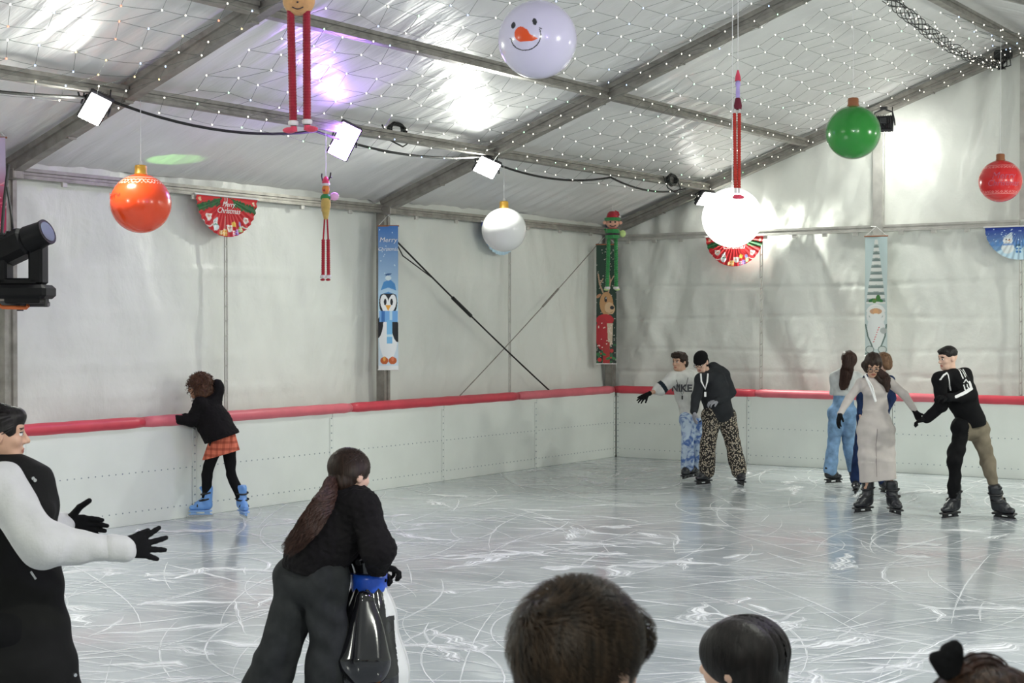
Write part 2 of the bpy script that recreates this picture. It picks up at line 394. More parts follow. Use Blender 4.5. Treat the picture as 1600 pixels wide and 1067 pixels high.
left_lab = ['in the far left corner under the first bracing wire', 'under the crossing bracing wires', 'under the penguin banner', 'just right of the curly-haired skater', 'left of the curly-haired skater', 'behind the gloved hands of the woman at left', 'beyond the left edge behind the woman']
for k in range(7):
    board((0, -.01 - k * 2.155, 0), (0, -1, 0), 2.155, (1, 0, 0), 'white left side rink board ' + left_lab[k])
back_lab = ['in the far corner behind the skating pair', 'behind the woman in jeans', 'behind the young man in the track jacket', 'at the right edge of the back side', 'beyond the right edge']
for k in range(5):
    board((.01 + k * 2.155, 0, 0), (1, 0, 0), 2.155, (0, -1, 0), 'white back side rink board ' + back_lab[k])
def padding(a, b, m, label):
    a = np.asarray(a, float); b = np.asarray(b, float); d = b - a; x, y, dd_ = frame(d); n = max(8, int(np.linalg.norm(d) / .12)); P = []; K = 14
    for i in range(n + 1):
        t = i / n; c = d * t; e = min(i, n - i); s_ = 1 if e > 0 else .86
        wob = 1 + .03 * math.sin(i * 1.7 + a[1] * 3) + .02 * math.sin(i * 3.1)
        for k in range(K):
            an = 2 * PI * k / K; P.append(c + x * math.cos(an) * .068 * s_ * wob + y * math.sin(an) * .060 * s_ * wob)
    F = [(i * K + k, i * K + (k + 1) % K, (i + 1) * K + (k + 1) % K, (i + 1) * K + k) for i in range(n) for k in range(K)] + [tuple(range(K - 1, -1, -1)), tuple(range(n * K, n * K + K))]
    o = mesh_obj('rail_padding', P, F, m, loc=a); return tag(o, label, 'rail padding', 'red padding on the board rail')
ZP = BH + .035
cuts = [0.0, -2.62, -6.15, -9.35, -12.0, -15.1]
ml = [M_REDB, M_REDA, M_REDB, M_REDA, M_REDA]
for k, l in enumerate(('pinkish rail padding in the left wall corner', 'deep red rail padding under the penguin banner', 'faded rail padding right of the curly-haired skater', 'red rail padding under the curly-haired skater', 'red rail padding beyond the woman at left')):
    padding((-.03, cuts[k] - (.07 if k == 0 else 0), ZP), (-.03, cuts[k + 1] + .004, ZP), ml[k], l)
for a, b, m, l in ((-.03, 2.3, M_REDA, 'red rail padding behind the skating pair'), (2.304, 5.1, M_REDB, 'pink rail padding behind the woman in jeans and the dress'), (5.104, 8.6, M_REDA, 'red rail padding at the right edge')):
    padding((a, .03, ZP), (b, .03, ZP), m, l)

# ------------------------------------------------------------------ skate marks on the ice
def marks_mat():
    m, N, L, B = newmat('scraped_snow'); B.inputs['Base Color'].default_value = (.88, .90, .92, 1); B.inputs['Roughness'].default_value = .8
    uv = N.new('ShaderNodeUVMap'); sp = N.new('ShaderNodeSeparateXYZ'); L.new(uv.outputs[0], sp.inputs[0])
    n = N.new('ShaderNodeTexNoise'); n.inputs['Scale'].default_value = 1.0; n.inputs['Detail'].default_value = 5
    mp = N.new('ShaderNodeMapping'); mp.inputs['Scale'].default_value = (2.2, 7, 1); L.new(uv.outputs[0], mp.inputs[0]); L.new(mp.outputs[0], n.inputs[0])
    # fade over the ribbon's width (v 0..1) and by noise
    def M(op, a, b=None, c=None):
        q = N.new('ShaderNodeMath'); q.operation = op; q.use_clamp = False
        for i, v in enumerate((a, b, c)):
            if v is None: continue
            if isinstance(v, (int, float)): q.inputs[i].default_value = v
            else: L.new(v, q.inputs[i])
        return q.outputs[0]
    v = M('FRACT', sp.outputs[1]); e = M('MULTIPLY', M('MULTIPLY', v, M('SUBTRACT', 1.0, v)), 4.0)
    a = M('MULTIPLY', M('POWER', e, .7), M('MULTIPLY_ADD', n.outputs[0], 4.2, -1.45))
    cl = N.new('ShaderNodeClamp'); L.new(a, cl.inputs[0]); al = M('MULTIPLY', cl.outputs[0], .95)
    L.new(al, B.inputs['Alpha'])
    return m
P, F, UVS = [], [], []
rs = random.Random(11)
def ribbon(x, y, ang, curv, L_, w0, z, wf, seed):
    n = max(6, int(L_ / .09)); b = len(P); u0 = seed * 7.3; vb = seed * 3.0 // 1
    for i in range(n + 1):
        t = i / n; ww = wf(t) * w0; nx, ny = -math.sin(ang), math.cos(ang)
        j = .10 * w0 * math.sin(i * 2.1 + seed)
        for s_, v in ((-1, 0.0001), (0, .5), (1, .9999)): P.append((x + nx * (ww * s_ / 2 + j), y + ny * (ww * s_ / 2 + j), z)); UVS.append((u0 + t * L_, vb + v))
        x += math.cos(ang) * L_ / n; y += math.sin(ang) * L_ / n; ang += curv * L_ / n + rs.uniform(-.012, .012)
    for i in range(n):
        for q in (0, 1): c = b + i * 3 + q; F.append((c, c + 3, c + 4, c + 1))
inside = lambda x, y: .1 < x < 11.3 and -17 < y < -.1
k = 0
while k < 1550:
    x, y = rs.uniform(.2, 11), rs.uniform(-16.5, -.2)
    d = (V3(x, y, 0) - CAM) @ FH
    if d < 7.5: continue
    ty = rs.random(); ang = rs.uniform(0, 2 * PI)
    if rs.random() < .5: ang = YAW + rs.gauss(0, .5) + (PI if rs.random() < .5 else 0)
    z = .0012 + (k % 9) * .00035
    if ty < .56: ribbon(x, y, ang, rs.gauss(0, .32), rs.uniform(.5, 3.4), rs.uniform(.009, .024), z, lambda t: .3 + .7 * math.sin(PI * t), k)
    elif ty < .86: ribbon(x, y, ang, rs.gauss(0, .45), rs.uniform(.4, 2.0), rs.uniform(.025, .07), z, lambda t: math.sin(PI * min(1, t * 1.05)) * (1 - .5 * t), k)
    else: ribbon(x, y, ang, rs.gauss(0, .8), rs.uniform(.3, 1.1), rs.uniform(.10, .38), z, lambda t: (.05 + t) * (1 if t < .8 else (1.02 - t) / .22), k)
    k += 1
Pn = np.array(P); Pn[:, 0] = np.clip(Pn[:, 0], .02, 12); Pn[:, 1] = np.clip(Pn[:, 1], -20, -.02)
o = mesh_obj('skate_marks', Pn, np.array(F), marks_mat(), smooth=False, uv=UVS)
tag(o, 'white scratches and scraped snow left by skates on the ice', 'skate marks', kind='stuff')
# ------------------------------------------------------------------ flood lights
M_LENS = emit('lit_white_lens', (1, .99, .93), 26.0)
M_LENSP = emit('lit_violet_lens', (.50, .25, 1.0), 30.0)
M_YOKE = pm('dark_steel', (.06, .06, .065), .4, .6, .15, 9)
def flood(loc, dirv, w_, h_, watts, label, ab=None, lens=M_LENS, colr=(.97, 1, .90), hang=.22, group='white LED flood lights on the purlins', spread=176):
    """LED flood: finned housing, bezel, lit lens, yoke and the lamp's own light. dirv is where it shines."""
    o = empty('flood_light', loc, 0, label, 'flood light', group)
    d = nrm(dirv); x, y, _ = frame(d)
    if ab:      # tilted housing: the lower edge swings back and to the side
        bx, by, dep = ab; y = nrm(-(bx * RT + by * UPZ + dep * FH)); x = nrm(RT - (RT @ y) * y); d = np.cross(x, y); x = -x
    ax = np.array([x, y, d])
    mb = MB(); mb.box(-d * .03, (w_ + .03, h_ + .03, .05), ax, bev=.012)
    for k in range(9): mb.box(-d * .07 + x * (k - 4) * w_ / 10, (.008, h_ * .9, .05), ax)
    mb.box(-d * .08, (w_ * .4, h_ * .4, .05), ax, bev=.008); mb.build('housing', M_YOKE, o)
    MB().box(d * .001, (w_, h_, .012), ax, bev=.005).build('lens', lens, o)
    mb = MB(); top = V3(0, 0, hang) - d * .02; s_ = w_ / 2 + .03
    mb.tube([x * s_, x * s_ - d * .10, x * s_ * .8 + (top - x * 0) * .8, top], .010, 6); mb.tube([-x * s_, -x * s_ - d * .10, -x * s_ * .8 + top * .8, top], .010, 6)
    mb.box(top + V3(0, 0, .01), (.08, .05, .04)); mb.build('yoke', M_YOKE, o)
    mb = MB(); c0 = -d * .09; mb.tube([c0, c0 + V3(.03, .02, -.05), c0 + V3(.10, .05, .0), top + V3(.08, .1, .03)], .007, 5); mb.build('cable', M_RUB, o)
    ld = bpy.data.lights.new('flood_lamp', 'AREA'); ld.shape = 'RECTANGLE'; ld.size = w_; ld.size_y = h_; ld.energy = watts; ld.color = colr; ld.spread = math.radians(spread)
    lo = bpy.data.objects.new('lamp_light', ld); COL.objects.link(lo); lo.parent = o; lo.location = d * .03
    lo.rotation_euler = Matrix(np.array([x, y, -d]).T.tolist()).to_euler()
    return o
WQ = 48
def fl(px, py): q = on_left(px, py, X=1.48); return q
HG = lambda q: roofz(1.48) - .085 - q[2]
l1 = fl(148, 171); flood(l1, (.55, -.45, -.62), .18, .29, WQ, 'bright white flood light above the orange bauble at left', hang=HG(l1), ab=(-.167, -.178, .17))
l2 = fl(761, 262); flood(l2, (.60, -.20, -.70), .25, .21, WQ, 'bright white flood light above the white bauble', hang=HG(l2), ab=(-.11, -.17, .12))
l3 = fl(1103, 311); flood(l3, (.72, -.12, -.60), .26, .22, WQ * .9, 'bright white flood light by the back gable left of the glowing ball', hang=HG(l3), spread=85)
l4 = W(1381, 196, 19.9); flood(l4, (-.25, .85, -.55),   .22, .22, WQ * .08, 'white flood light half hidden behind the green bauble, aimed at the gable', hang=.2, spread=130)
l5 = fl(538, 221); flood(l5, (.30, -.70, -.50), .205, .37, 14, 'violet flood light under the purlin beside the striped doll', ab=(-.18, -.306, .15), lens=M_LENSP, colr=(.45, .22, 1.0), hang=HG(l5), group=None)
PXR = 2 * RIDGE_X - 1.48
for (x, y, d, l) in ((1.5, -16.4, (.6, .25, -.75), 'left of the camera on the lower purlin'), (1.5, -21.9, (.6, .3, -.75), 'behind the camera on the left purlin'),
                     (PXR, -2.2, (-.65, .35, -.65), 'on the right roof slope at the back gable'), (PXR, -5.5, (-.6, .1, -.75), 'on the right roof slope in the middle'),
                     (PXR, -11.0, (-.62, .2, -.75), 'on the right roof slope abreast of the green bauble'), (PXR, -16.4, (-.55, .5, -.65), 'on the right roof slope above the camera'),
                     (PXR, -21.9, (-.5, .6, -.6), 'on the right roof slope behind the camera')):
    flood((x, y, roofz(x) - .32), d, .32, .2, WQ * 1.25, 'added unseen white flood light ' + l, group='white LED flood lights on the purlins')  # out-of-view floods added for the general light they give the rink

flood((PXR, -14.0, roofz(PXR) - .32), (-.75, .15, -.6), .24, .30, 16, 'added unseen violet flood light on the right roof slope above the camera', lens=M_LENSP, colr=(.45, .30, 1.0), group=None)  # unseen lamp added to tint the near ice and roof violet

# ------------------------------------------------------------------ cables under the lower purlin
def wire(pts, r, label, m=M_RUB, group='black power cables along the lower purlin', name='power_cable', n=5):
    A = np.asarray(pts[0], float); mb = MB(); mb.tube([np.asarray(p) - A for p in pts], r, n)
    return tag(mb.build(name, m, loc=A), label, 'cable', group)
ys = [-14.8, -11.1, -8.4, -5.6, -2.6, -.5]
labs = ['from the left edge to the first flood light', 'between the first flood light and the violet one', 'between the violet light and the middle rafter', 'right of the middle rafter', 'ending at the back gable']
for k in range(5):
    a = V3(1.44, ys[k], roofz(1.48) - .10); b = V3(1.44, ys[k + 1], roofz(1.48) - .10)
    wire(catenary(a, b, .10 + .03 * (k % 2), 14), .014, 'black cable sagging under the purlin ' + labs[k])
for k, (px, py, d) in enumerate(((620, 203, 16.3), (1050, 281, 21.2))):
    c = W(px, py, d); mb = MB()
    for q in range(7): mb.tube([V3(.02 * math.sin(q * 2), .16 * math.cos(t) * (1 - .07 * q), (.05 + .006 * q) * math.sin(t)) for t in np.linspace(0, 2 * PI, 20)], .010, 5)
    mb.tube([(0, .16, 0), (0, .25, -.10), (0, .1, -.17), (0, -.12, -.12), (0, -.25, .03)], .009, 5)
    tag(mb.build('cable_coil', M_RUB, loc=c), 'coil of black cable tied to the purlin ' + ('right of the violet light' if k == 0 else 'near the back gable'), 'cable')
mb = MB(); A = W(95, 122, 13.4); pts = [on_left(px, py, X=1.42) - A for px, py in ((120, 136), (124, 150), (130, 152), (135, 148), (152, 152), (168, 138), (185, 140), (200, 156), (222, 154), (240, 150))]
mb.tube(pts, .009, 5); tag(mb.build('power_cable', M_RUB, loc=A), 'looped black cable around the flood light above the orange bauble', 'cable')

# ------------------------------------------------------------------ net lights under the roof
BULB_COLS = {'w': (1, .95, .8), 'b': (.45, .62, 1), 'r': (1, .25, .15), 'y': (1, .75, .3), 'g': (.5, 1, .6)}
M_BULB = {k: emit('lit_bulb_' + k, c, 2.2) for k, c in BULB_COLS.items()}
bulb_me = {}
for k in M_BULB:
    mb = MB(); mb.ball((0, 0, 0), (.0070, .0070, .0085), 8, 5); q = mb.build('bulb', M_BULB[k]); bulb_me[k] = q.data; bpy.data.objects.remove(q)
def net(y0, y1, x0, x1, ny, nx, label, cols, seed, off=.20):
    r = random.Random(seed); o = empty('light_net', (x0, y0, roofz(x0)), 0, label, 'light net', 'net lights under the roof')
    base = V3(x0, y0, roofz(x0)); K = {}
    for i in range(nx + 1):
        for j in range(ny + 1):
            x = x0 + (x1 - x0) * i / nx; t = (j + (.5 if i % 2 else 0)) / (ny + .5)
            y = y0 + (y1 - y0) * t; sag = .05 * math.sin(PI * t) + .015 * math.sin(j * 1.3 + i * .9 + seed)
            K[i, j] = V3(x + .03 * (1 if j % 2 else -1) + r.uniform(-.012, .012), y + r.uniform(-.015, .015), roofz(x) - off - sag + r.uniform(-.01, .01)) - base
    mb = MB()
    for (i, j), p in K.items():
        if (i, j + 1) in K: mb.tube([p, (p + K[i, j + 1]) / 2 + V3(.012, 0, -.006), K[i, j + 1]], .0017, 3)
        if (i + 1, j) in K and (i + j) % 1 == 0: mb.tube([p, K[i + 1, j]], .0017, 3)
    mb.build('wire_mesh', M_NETW, o)
    pts = [(float((p + base - CAM) @ FH), p) for p in K.values()]; pts.sort(key=lambda t: t[0])
    vis = [q for q in pts if q[0] > 3]
    def inview(p):
        v = p + base - CAM; d = v @ FH; return d > 2 and abs(800 + (v @ RT) / d * FPX - 800) < 830 and (v[2] / d) < 540 / FPX
    vis.sort(key=lambda t: (not inview(t[1]), t[0]))
    rest = MB(); mats = [M_BULB[k] for k in BULB_COLS]; names = list(BULB_COLS)
    for n_, (d, p) in enumerate(vis):
        c = r.choice(cols)
        if n_ < 100:
            b = bpy.data.objects.new('bulb', bulb_me[c]); COL.objects.link(b); b.parent = o; b.location = p
        else: rest.mat = names.index(c); rest.ball(p, (.0070, .0070, .0085), 6, 4)
    if rest.v: tag(rest.build('bulb', mats, o), kind='stuff')
    return o
net(-.25, -5.2, 1.55, 5.95, 15, 17, 'light net of white bulbs over the far bay at the gable', 'wwwwwwwg', 1)
net(-5.5, -10.7, 1.55, 5.95, 16, 18, 'light net of white and bluish bulbs over the middle bay', 'wwwwwbwg', 2)
net(-11.0, -16.2, 1.55, 5.95, 16, 18, 'light net of mixed coloured bulbs at the top left', 'wwbrywbrwy', 3)
net(-.25, -3.6, 6.15, 7.6, 10, 6, 'small light net right of the ridge at the top right corner', 'wwwb', 4)
# bunched net edge that runs along the ridge
A = V3(5.72, .05, roofz(5.72) - .16); B_ = W(1385, -6, 13.6); o = empty('light_string_bundle', A, 0, 'dark bundled edge of light net running below the ridge', 'light string')
mb = MB()
for q in range(8):
    mb.tube([(B_ - A) * t + V3(.045 * math.sin(t * 30 + q * .8), 0, .045 * math.cos(t * 26 + q * 1.3) - .12 * math.sin(PI * t)) for t in np.linspace(0, 1, 60)], .0045, 4)
mb.build('wires', M_RUB, o)
for q in range(70):
    t = q / 69; b = bpy.data.objects.new('bulb', bulb_me['w']); COL.objects.link(b); b.parent = o
    b.location = (B_ - A) * t + V3(.06 * math.sin(q * 2.4), 0, .06 * math.cos(q * 1.7) - .12 * math.sin(PI * t))
mb = MB(); mb.box((0, 0, 0), (.22, .12, .12), bev=.02)
for q in range(6): mb.tube([(.1 - .04 * q, -.05, -.05), (.12 - .05 * q, -.08, -.16), (.02 * q - .05, -.06, -.2), (.1 - .04 * q, -.03, -.04)], .008, 4)
tag(mb.build('wire_tangle', M_RUB, loc=(5.82, -.12, roofz(5.86) - .10)), 'black tangle of wires at the gable end of the ridge', 'cable')

# ------------------------------------------------------------------ painted artwork
def paint(ops, X, Y, base=(1, 1, 1)):
    C = np.empty(X.shape + (3,), np.float32); C[:] = base
    for op in ops:
        k = op[0]
        if k == 'e':
            _, cx, cy, rx, ry, rot, c = op; a = math.radians(rot); u = (X - cx) * math.cos(a) + (Y - cy) * math.sin(a); v = -(X - cx) * math.sin(a) + (Y - cy) * math.cos(a)
            m = (u / rx) ** 2 + (v / ry) ** 2 < 1
        elif k == 'p':
            _, pts, c = op; m = np.zeros(X.shape, bool); n = len(pts)
            for i in range(n):
                x1, y1 = pts[i]; x2, y2 = pts[(i + 1) % n]
                if y1 == y2: continue
                m ^= ((y1 > Y) != (y2 > Y)) & (X < (x2 - x1) * (Y - y1) / (y2 - y1) + x1)
        elif k == 'l':
            _, pts, w_, c = op; m = np.zeros(X.shape, bool)
            for (x1, y1), (x2, y2) in zip(pts[:-1], pts[1:]):
                L2 = (x2 - x1) ** 2 + (y2 - y1) ** 2 + 1e-12; t = np.clip(((X - x1) * (x2 - x1) + (Y - y1) * (y2 - y1)) / L2, 0, 1)
                m |= (X - x1 - t * (x2 - x1)) ** 2 + (Y - y1 - t * (y2 - y1)) ** 2 < (w_ / 2) ** 2
        elif k == 'g':
            _, c0, c1, y0, y1 = op; t = np.clip((Y - y0) / (y1 - y0), 0, 1)[..., None]; C[:] = np.array(c0) * (1 - t) + np.array(c1) * t; continue
        elif k == 'b':
            _, x0, x1, y0, y1, c = op; m = (X >= x0) & (X <= x1) & (Y >= y0) & (Y <= y1)
        C[m] = c
    return C
def arc(cx, cy, rx, ry, a0, a1, n=14): return [(cx + rx * math.cos(math.radians(a)), cy + ry * math.sin(math.radians(a))) for a in np.linspace(a0, a1, n)]
M_PRINT = paintmat('printed_fabric', .55)
M_VINYL = paintmat('printed_vinyl', .22, .6, .3)
M_INK = pm('white_print', (.85, .85, .85), .5)
def text_mesh(txt, size, name, m, parent, loc, rot, shear=0, warp=None, ext=.001, offset=0.0):
    cu = bpy.data.curves.new('t', 'FONT'); cu.body = txt; cu.size = size; cu.align_x = 'CENTER'; cu.align_y = 'CENTER'; cu.shear = shear; cu.extrude = ext; cu.offset = offset
    cu.resolution_u = 2; to = bpy.data.objects.new('t', cu); COL.objects.link(to); bpy.context.view_layer.update()
    me = bpy.data.meshes.new_from_object(to); bpy.data.objects.remove(to); bpy.data.curves.remove(cu)
    me.materials.clear(); me.materials.append(m)
    if warp:
        for v in me.vertices: v.co = warp(v.co)
    o = bpy.data.objects.new(name, me); COL.objects.link(o); o.parent = parent; o.location = loc; o.rotation_euler = rot
    return o
FONTY = None

def santa(x, y, s_, o=1):   # plain bearded figure in a red cap
    return [('e', x, y - 1.2 * s_, 1.3 * s_, 1.2 * s_, 0, (.55, .02, .03)), ('e', x, y, s_, 1.1 * s_, 0, (.85, .82, .78)), ('e', x, y + .15 * s_, .5 * s_, .45 * s_, 0, (.75, .45, .33)),
            ('p', [(x - .9 * s_, y + .5 * s_), (x + .9 * s_, y + .5 * s_), (x + .5 * s_ * o, y + 1.9 * s_)], (.6, .02, .03)), ('l', [(x - .9 * s_, y + .55 * s_), (x + .9 * s_, y + .55 * s_)], .4 * s_, (.9, .88, .85)),
            ('e', x - .2 * s_, y + .25 * s_, .09 * s_, .1 * s_, 0, (.02, .02, .02)), ('e', x + .25 * s_, y + .25 * s_, .09 * s_, .1 * s_, 0, (.02, .02, .02))]
def snowman(x, y, s_, hat=(.7, .85, .85), scarf=(.1, .35, .25)):
    return [('e', x, y - 1.5 * s_, 1.3 * s_, 1.3 * s_, 0, (.78, .84, .86)), ('e', x, y, s_, .95 * s_, 0, (.86, .88, .88)), ('p', [(x - s_, y + .5 * s_), (x + s_, y + .5 * s_), (x + .8 * s_, y + 1.8 * s_)], hat),
            ('l', [(x - s_, y - .85 * s_), (x + s_, y - .8 * s_)], .4 * s_, scarf), ('e', x - .35 * s_, y + .2 * s_, .13 * s_, .16 * s_, 0, (.03, .03, .05)), ('e', x + .35 * s_, y + .2 * s_, .13 * s_, .16 * s_, 0, (.03, .03, .05)),
            ('p', [(x - .1 * s_, y), (x + .1 * s_, y + .1 * s_), (x + .6 * s_, y - .2 * s_)], (.85, .3, .05)), ('l', arc(x, y - .1 * s_, .45 * s_, .45 * s_, 210, 330, 6), .1 * s_, (.1, .03, .05))]
def gift(x, y, s_, c, rib): return [('b', x - s_, x + s_, y - s_, y + s_, c), ('b', x - .2 * s_, x + .2 * s_, y - s_, y + s_, rib), ('b', x - s_, x + s_, y - .15 * s_, y + .2 * s_, rib), ('e', x - .4 * s_, y + 1.2 * s_, .4 * s_, .25 * s_, 20, rib), ('e', x + .4 * s_, y + 1.2 * s_, .4 * s_, .25 * s_, -20, rib)]
r_ = random.Random(5)
FAN_RED = [('g', (.50, .012, .02), (.62, .03, .035), -.45, 0)]
for k in range(46):
    x = -.45 + k * .02; FAN_RED.append(('e', x, -.02 - .10 * abs(x) / .45 - .02 * r_.random(), .022, .03 + .02 * r_.random() + .02 * abs(x), r_.uniform(-40, 40), (.01 + .03 * r_.random(), .08 + .08 * r_.random(), .04)))
FAN_RED += [('e', 0, -.06, .10, .06, 0, (.60, .02, .03)), ('e', -.40, -.035, .022, .022, 0, (.75, .5, .3)), ('e', .405, -.045, .016, .024, 0, (.8, .7, .5))]
FAN_RED += santa(-.27, -.215, .042, -1) + santa(.285, -.23, .036) + santa(.035, -.325, .042) + snowman(-.17, -.27, .032)
FAN_RED += gift(.10, -.385, .025, (.75, .15, .3), (.9, .85, .8)) + gift(.15, -.37, .026, (.25, .12, .5), (.6, .4, .8)) + gift(.20, -.335, .026, (.35, .6, .15), (.9, .9, .7)) + gift(-.04, -.38, .03, (.8, .42, .08), (.95, .8, .5)) + gift(-.09, -.385, .02, (.7, .3, .05), (.95, .9, .6))
FAN_RED += [('p', arc(.105, -.28, .034, .034, 90, 450, 6), (.85, .6, .1)), ('e', .19, -.28, .022, .03, 0, (.3, .3, .6)), ('l', arc(-.27, -.22, .09, .10, 200, 320), .012, (.85, .8, .75)), ('l', arc(.29, -.22, .09, .10, 230, 340), .012, (.85, .8, .75))]
FAN_BLUE = [('g', (.30, .55, .80), (.02, .05, .32), -.42, -.02)]
for k in range(90): FAN_BLUE.append(('e', r_.uniform(-.45, .45), r_.uniform(-.44, -.01), .004 + .006 * r_.random(), .006, 0, (.6, .75, .9)))
for k in range(14):
    x = -.42 + k * .065; FAN_BLUE.append(('p', [(x - .035, -.24), (x + .035, -.24), (x, -.12 - .05 * r_.random())], (.12, .28, .6)))
FAN_BLUE += [('e', 0, -.40, .42, .13, 0, (.55, .75, .88))] + snowman(-.16, -.17, .062, (.62, .72, .80), (.25, .4, .7)) + [('e', -.03, -.24, .035, .02, 20, (.05, .15, .3))] + gift(-.02, -.30, .035, (.05, .2, .5), (.6, .8, .9)) + snowman(.20, -.24, .045, (.5, .7, .85)) + gift(.09, -.30, .045, (.5, .72, .85), (.8, .9, .95))
def fan(loc, along, nin, ops, label, red=True, r=.455):
    """Half-round pleated bunting hanging flat side up."""
    al = nrm(along); ni = nrm(nin); o = empty('fan_bunting', loc, 0, label, 'bunting', 'half-round printed buntings')
    nr, na = 60, 170; R_, A_ = np.meshgrid(np.linspace(.004, r, nr), np.linspace(PI, 2 * PI, na)); X = R_ * np.cos(A_); Y = R_ * np.sin(A_) * .93
    pl = np.abs(((A_ / PI * 18) % 1) * 2 - 1) * .022 * R_ / r
    P = X[..., None] * al + Y[..., None] * V3(0, 0, 1) + (.02 + pl)[..., None] * ni
    mesh_obj('printed_fan', P.reshape(-1, 3), grid(nr, na), M_PRINT, o, col=paint(ops, X, Y).reshape(-1, 3))
    MB().cyl(-al * (r + .02) + ni * .03 + V3(0, 0, .012), al * (r + .02) + ni * .03 + V3(0, 0, .012), .009, n=8).build('top_rod', M_STR, o)
    if red:
        for t, z, s_ in (('Merry', -.075, .075), ('Christmas', -.145, .085)):
            rz = math.atan2(al[1], al[0])
            text_mesh(t, s_, 'lettering', M_INK, o, ni * .048 + V3(0, 0, z), (PI / 2, 0, rz), shear=.35)
    return o
FZ = 3.36
q = on_left(352, 320, X=-.145); fan((-.145, q[1], FZ), (0, 1, 0), (1, 0, 0), FAN_RED, 'red half-round Merry Christmas bunting above the curly-haired skater')
q = on_left(789, 350, X=-.05); fan((-.145, q[1], FZ), (0, 1, 0), (1, 0, 0), FAN_BLUE, 'blue half-round bunting mostly hidden behind the white bauble', False)
q = on_back(1143, 380, Y=.05); fan((q[0], .17, FZ - .10), (1, 0, 0), (0, -1, 0), FAN_RED, 'red half-round bunting just below the glowing white ball')
q = on_back(1591, 360, Y=.05); fan((q[0], .17, FZ - .10), (1, 0, 0), (0, -1, 0), FAN_BLUE, 'blue half-round snowman bunting at the right edge', False)

# vertical porch banners; u across -0.15..0.15, v from 0 (top) down to -H
HB = 1.74
def banner(loc, along, H, ops, label, base, wd=.30, name='hanging_banner', hook=.30):
    al = nrm(along); ni = nrm(np.cross(V3(0, 0, 1), al)) * -1
    o = empty(name, loc, 0, label, 'banner', 'tall narrow printed banners')
    nu, nv = 60, 300; U, Vv = np.meshgrid(np.linspace(-wd / 2, wd / 2, nu), np.linspace(-H, 0, nv))
    wob = .010 * np.sin(Vv * 5 + loc[1]) + .006 * np.sin(U * 20 + Vv * 3)
    P = U[..., None] * al + Vv[..., None] * V3(0, 0, 1) + wob[..., None] * ni
    c = paint(ops, U / wd * .30, Vv / H * HB, base).reshape(-1, 3)
    n = nu * nv; g = grid(nu, nv)
    mesh_obj('printed_cloth', P.reshape(-1, 3), g, M_PRINT, o, col=c)
    MB().cyl(-al * (wd / 2 + .01), al * (wd / 2 + .01), .009, n=8).build('top_rod', M_BRZ, o)
    MB().tube([-al * wd / 2, V3(0, 0, .13), al * wd / 2], .0035, 4).tube([V3(0, 0, .13), V3(0, 0, .14) + FH * .12, V3(0, 0, .15) + FH * hook], .005, 5).build('hanging_cord', M_STR, o)
    MB().cyl(-al * (wd / 2 + .005) - V3(0, 0, H), al * (wd / 2 + .005) - V3(0, 0, H), .007, n=8).build('bottom_rod', M_STR, o)
    return o
BK = (.015, .016, .022)
PEN = [('g', (.55, .75, .88), (.06, .20, .55), -1.0, -.02), ('b', -.2, .2, -2, -1.05, (.62, .74, .84))]
for k in range(16): PEN.append(('e', r_.uniform(-.14, .14), r_.uniform(-.6, -.03), .006, .008, 0, (.7, .85, .95)))
PEN += [('e', 0, -.86, .125, .17, 0, (.15, .35, .65)), ('e', 0, -.93, .135, .17, 0, BK), ('e', -.055, -.93, .060, .10, 10, (.88, .9, .92)), ('e', .06, -.93, .060, .10, -10, (.88, .9, .92)), ('e', 0, -.99, .09, .07, 0, (.88, .9, .92)),
        ('e', -.045, -.92, .020, .040, 0, BK), ('e', .05, -.92, .020, .040, 0, BK), ('p', [(-.045, -.955), (.045, -.955), (0, -1.03)], (.85, .4, .05)),
        ('p', [(-.13, -.82), (.13, -.82), (.10, -.70), (.02, -.64), (-.07, -.68)], (.08, .28, .62)), ('l', [(-.13, -.81), (0, -.77), (.13, -.81)], .05, (.45, .65, .85)), ('e', .0, -.63, .045, .03, 0, (.7, .82, .9)), ('e', .0, -.585, .05, .012, 10, (.05, .12, .3)),
        ('e', 0, -1.33, .14, .30, 0, (.84, .87, .90)), ('e', -.13, -1.22, .05, .14, -12, BK), ('e', .115, -1.26, .06, .15, 12, BK), ('b', -.13, .14, -1.16, -1.03, (.18, .42, .80)), ('b', -.10, -.05, -1.16, -1.03, (.05, .18, .5)), ('b', .02, .06, -1.16, -1.03, (.5, .72, .9)), ('b', -.02, .06, -1.42, -1.14, (.2, .5, .82)), ('b', -.02, .06, -1.34, -1.31, (.6, .8, .92)),
        ('b', -.2, .2, -2, -1.69, (.80, .82, .85)), ('e', -.06, -1.63, .06, .045, 0, (.55, .12, .03)), ('e', .065, -1.63, .06, .045, 0, (.55, .12, .03)), ('e', -.06, -1.61, .02, .03, 0, (.8, .4, .1)), ('e', .065, -1.61, .02, .03, 0, (.7, .2, .1))]
def holly(x, y, s_): return [('e', x - s_, y, s_, .45 * s_, 20, (.03, .16, .05)), ('e', x + s_, y, s_, .45 * s_, -20, (.04, .2, .06)), ('e', x, y + .2 * s_, .3 * s_, .3 * s_, 0, (.6, .03, .03))]
DEER = [('g', (.02, .03, .025), (.012, .05, .03), -1.7, 0)]
for k in range(120): DEER.append(('e', r_.uniform(-.15, .15), r_.uniform(-1.74, 0), .005 + .007 * r_.random(), .006, 0, (.5, .48, .42)))
for k in range(24): DEER += [('e', r_.uniform(-.15, .15), r_.uniform(-1.74, -1.45), .035, .015, r_.uniform(0, 180), (.03, .12, .05))]
tan = (.50, .27, .12)
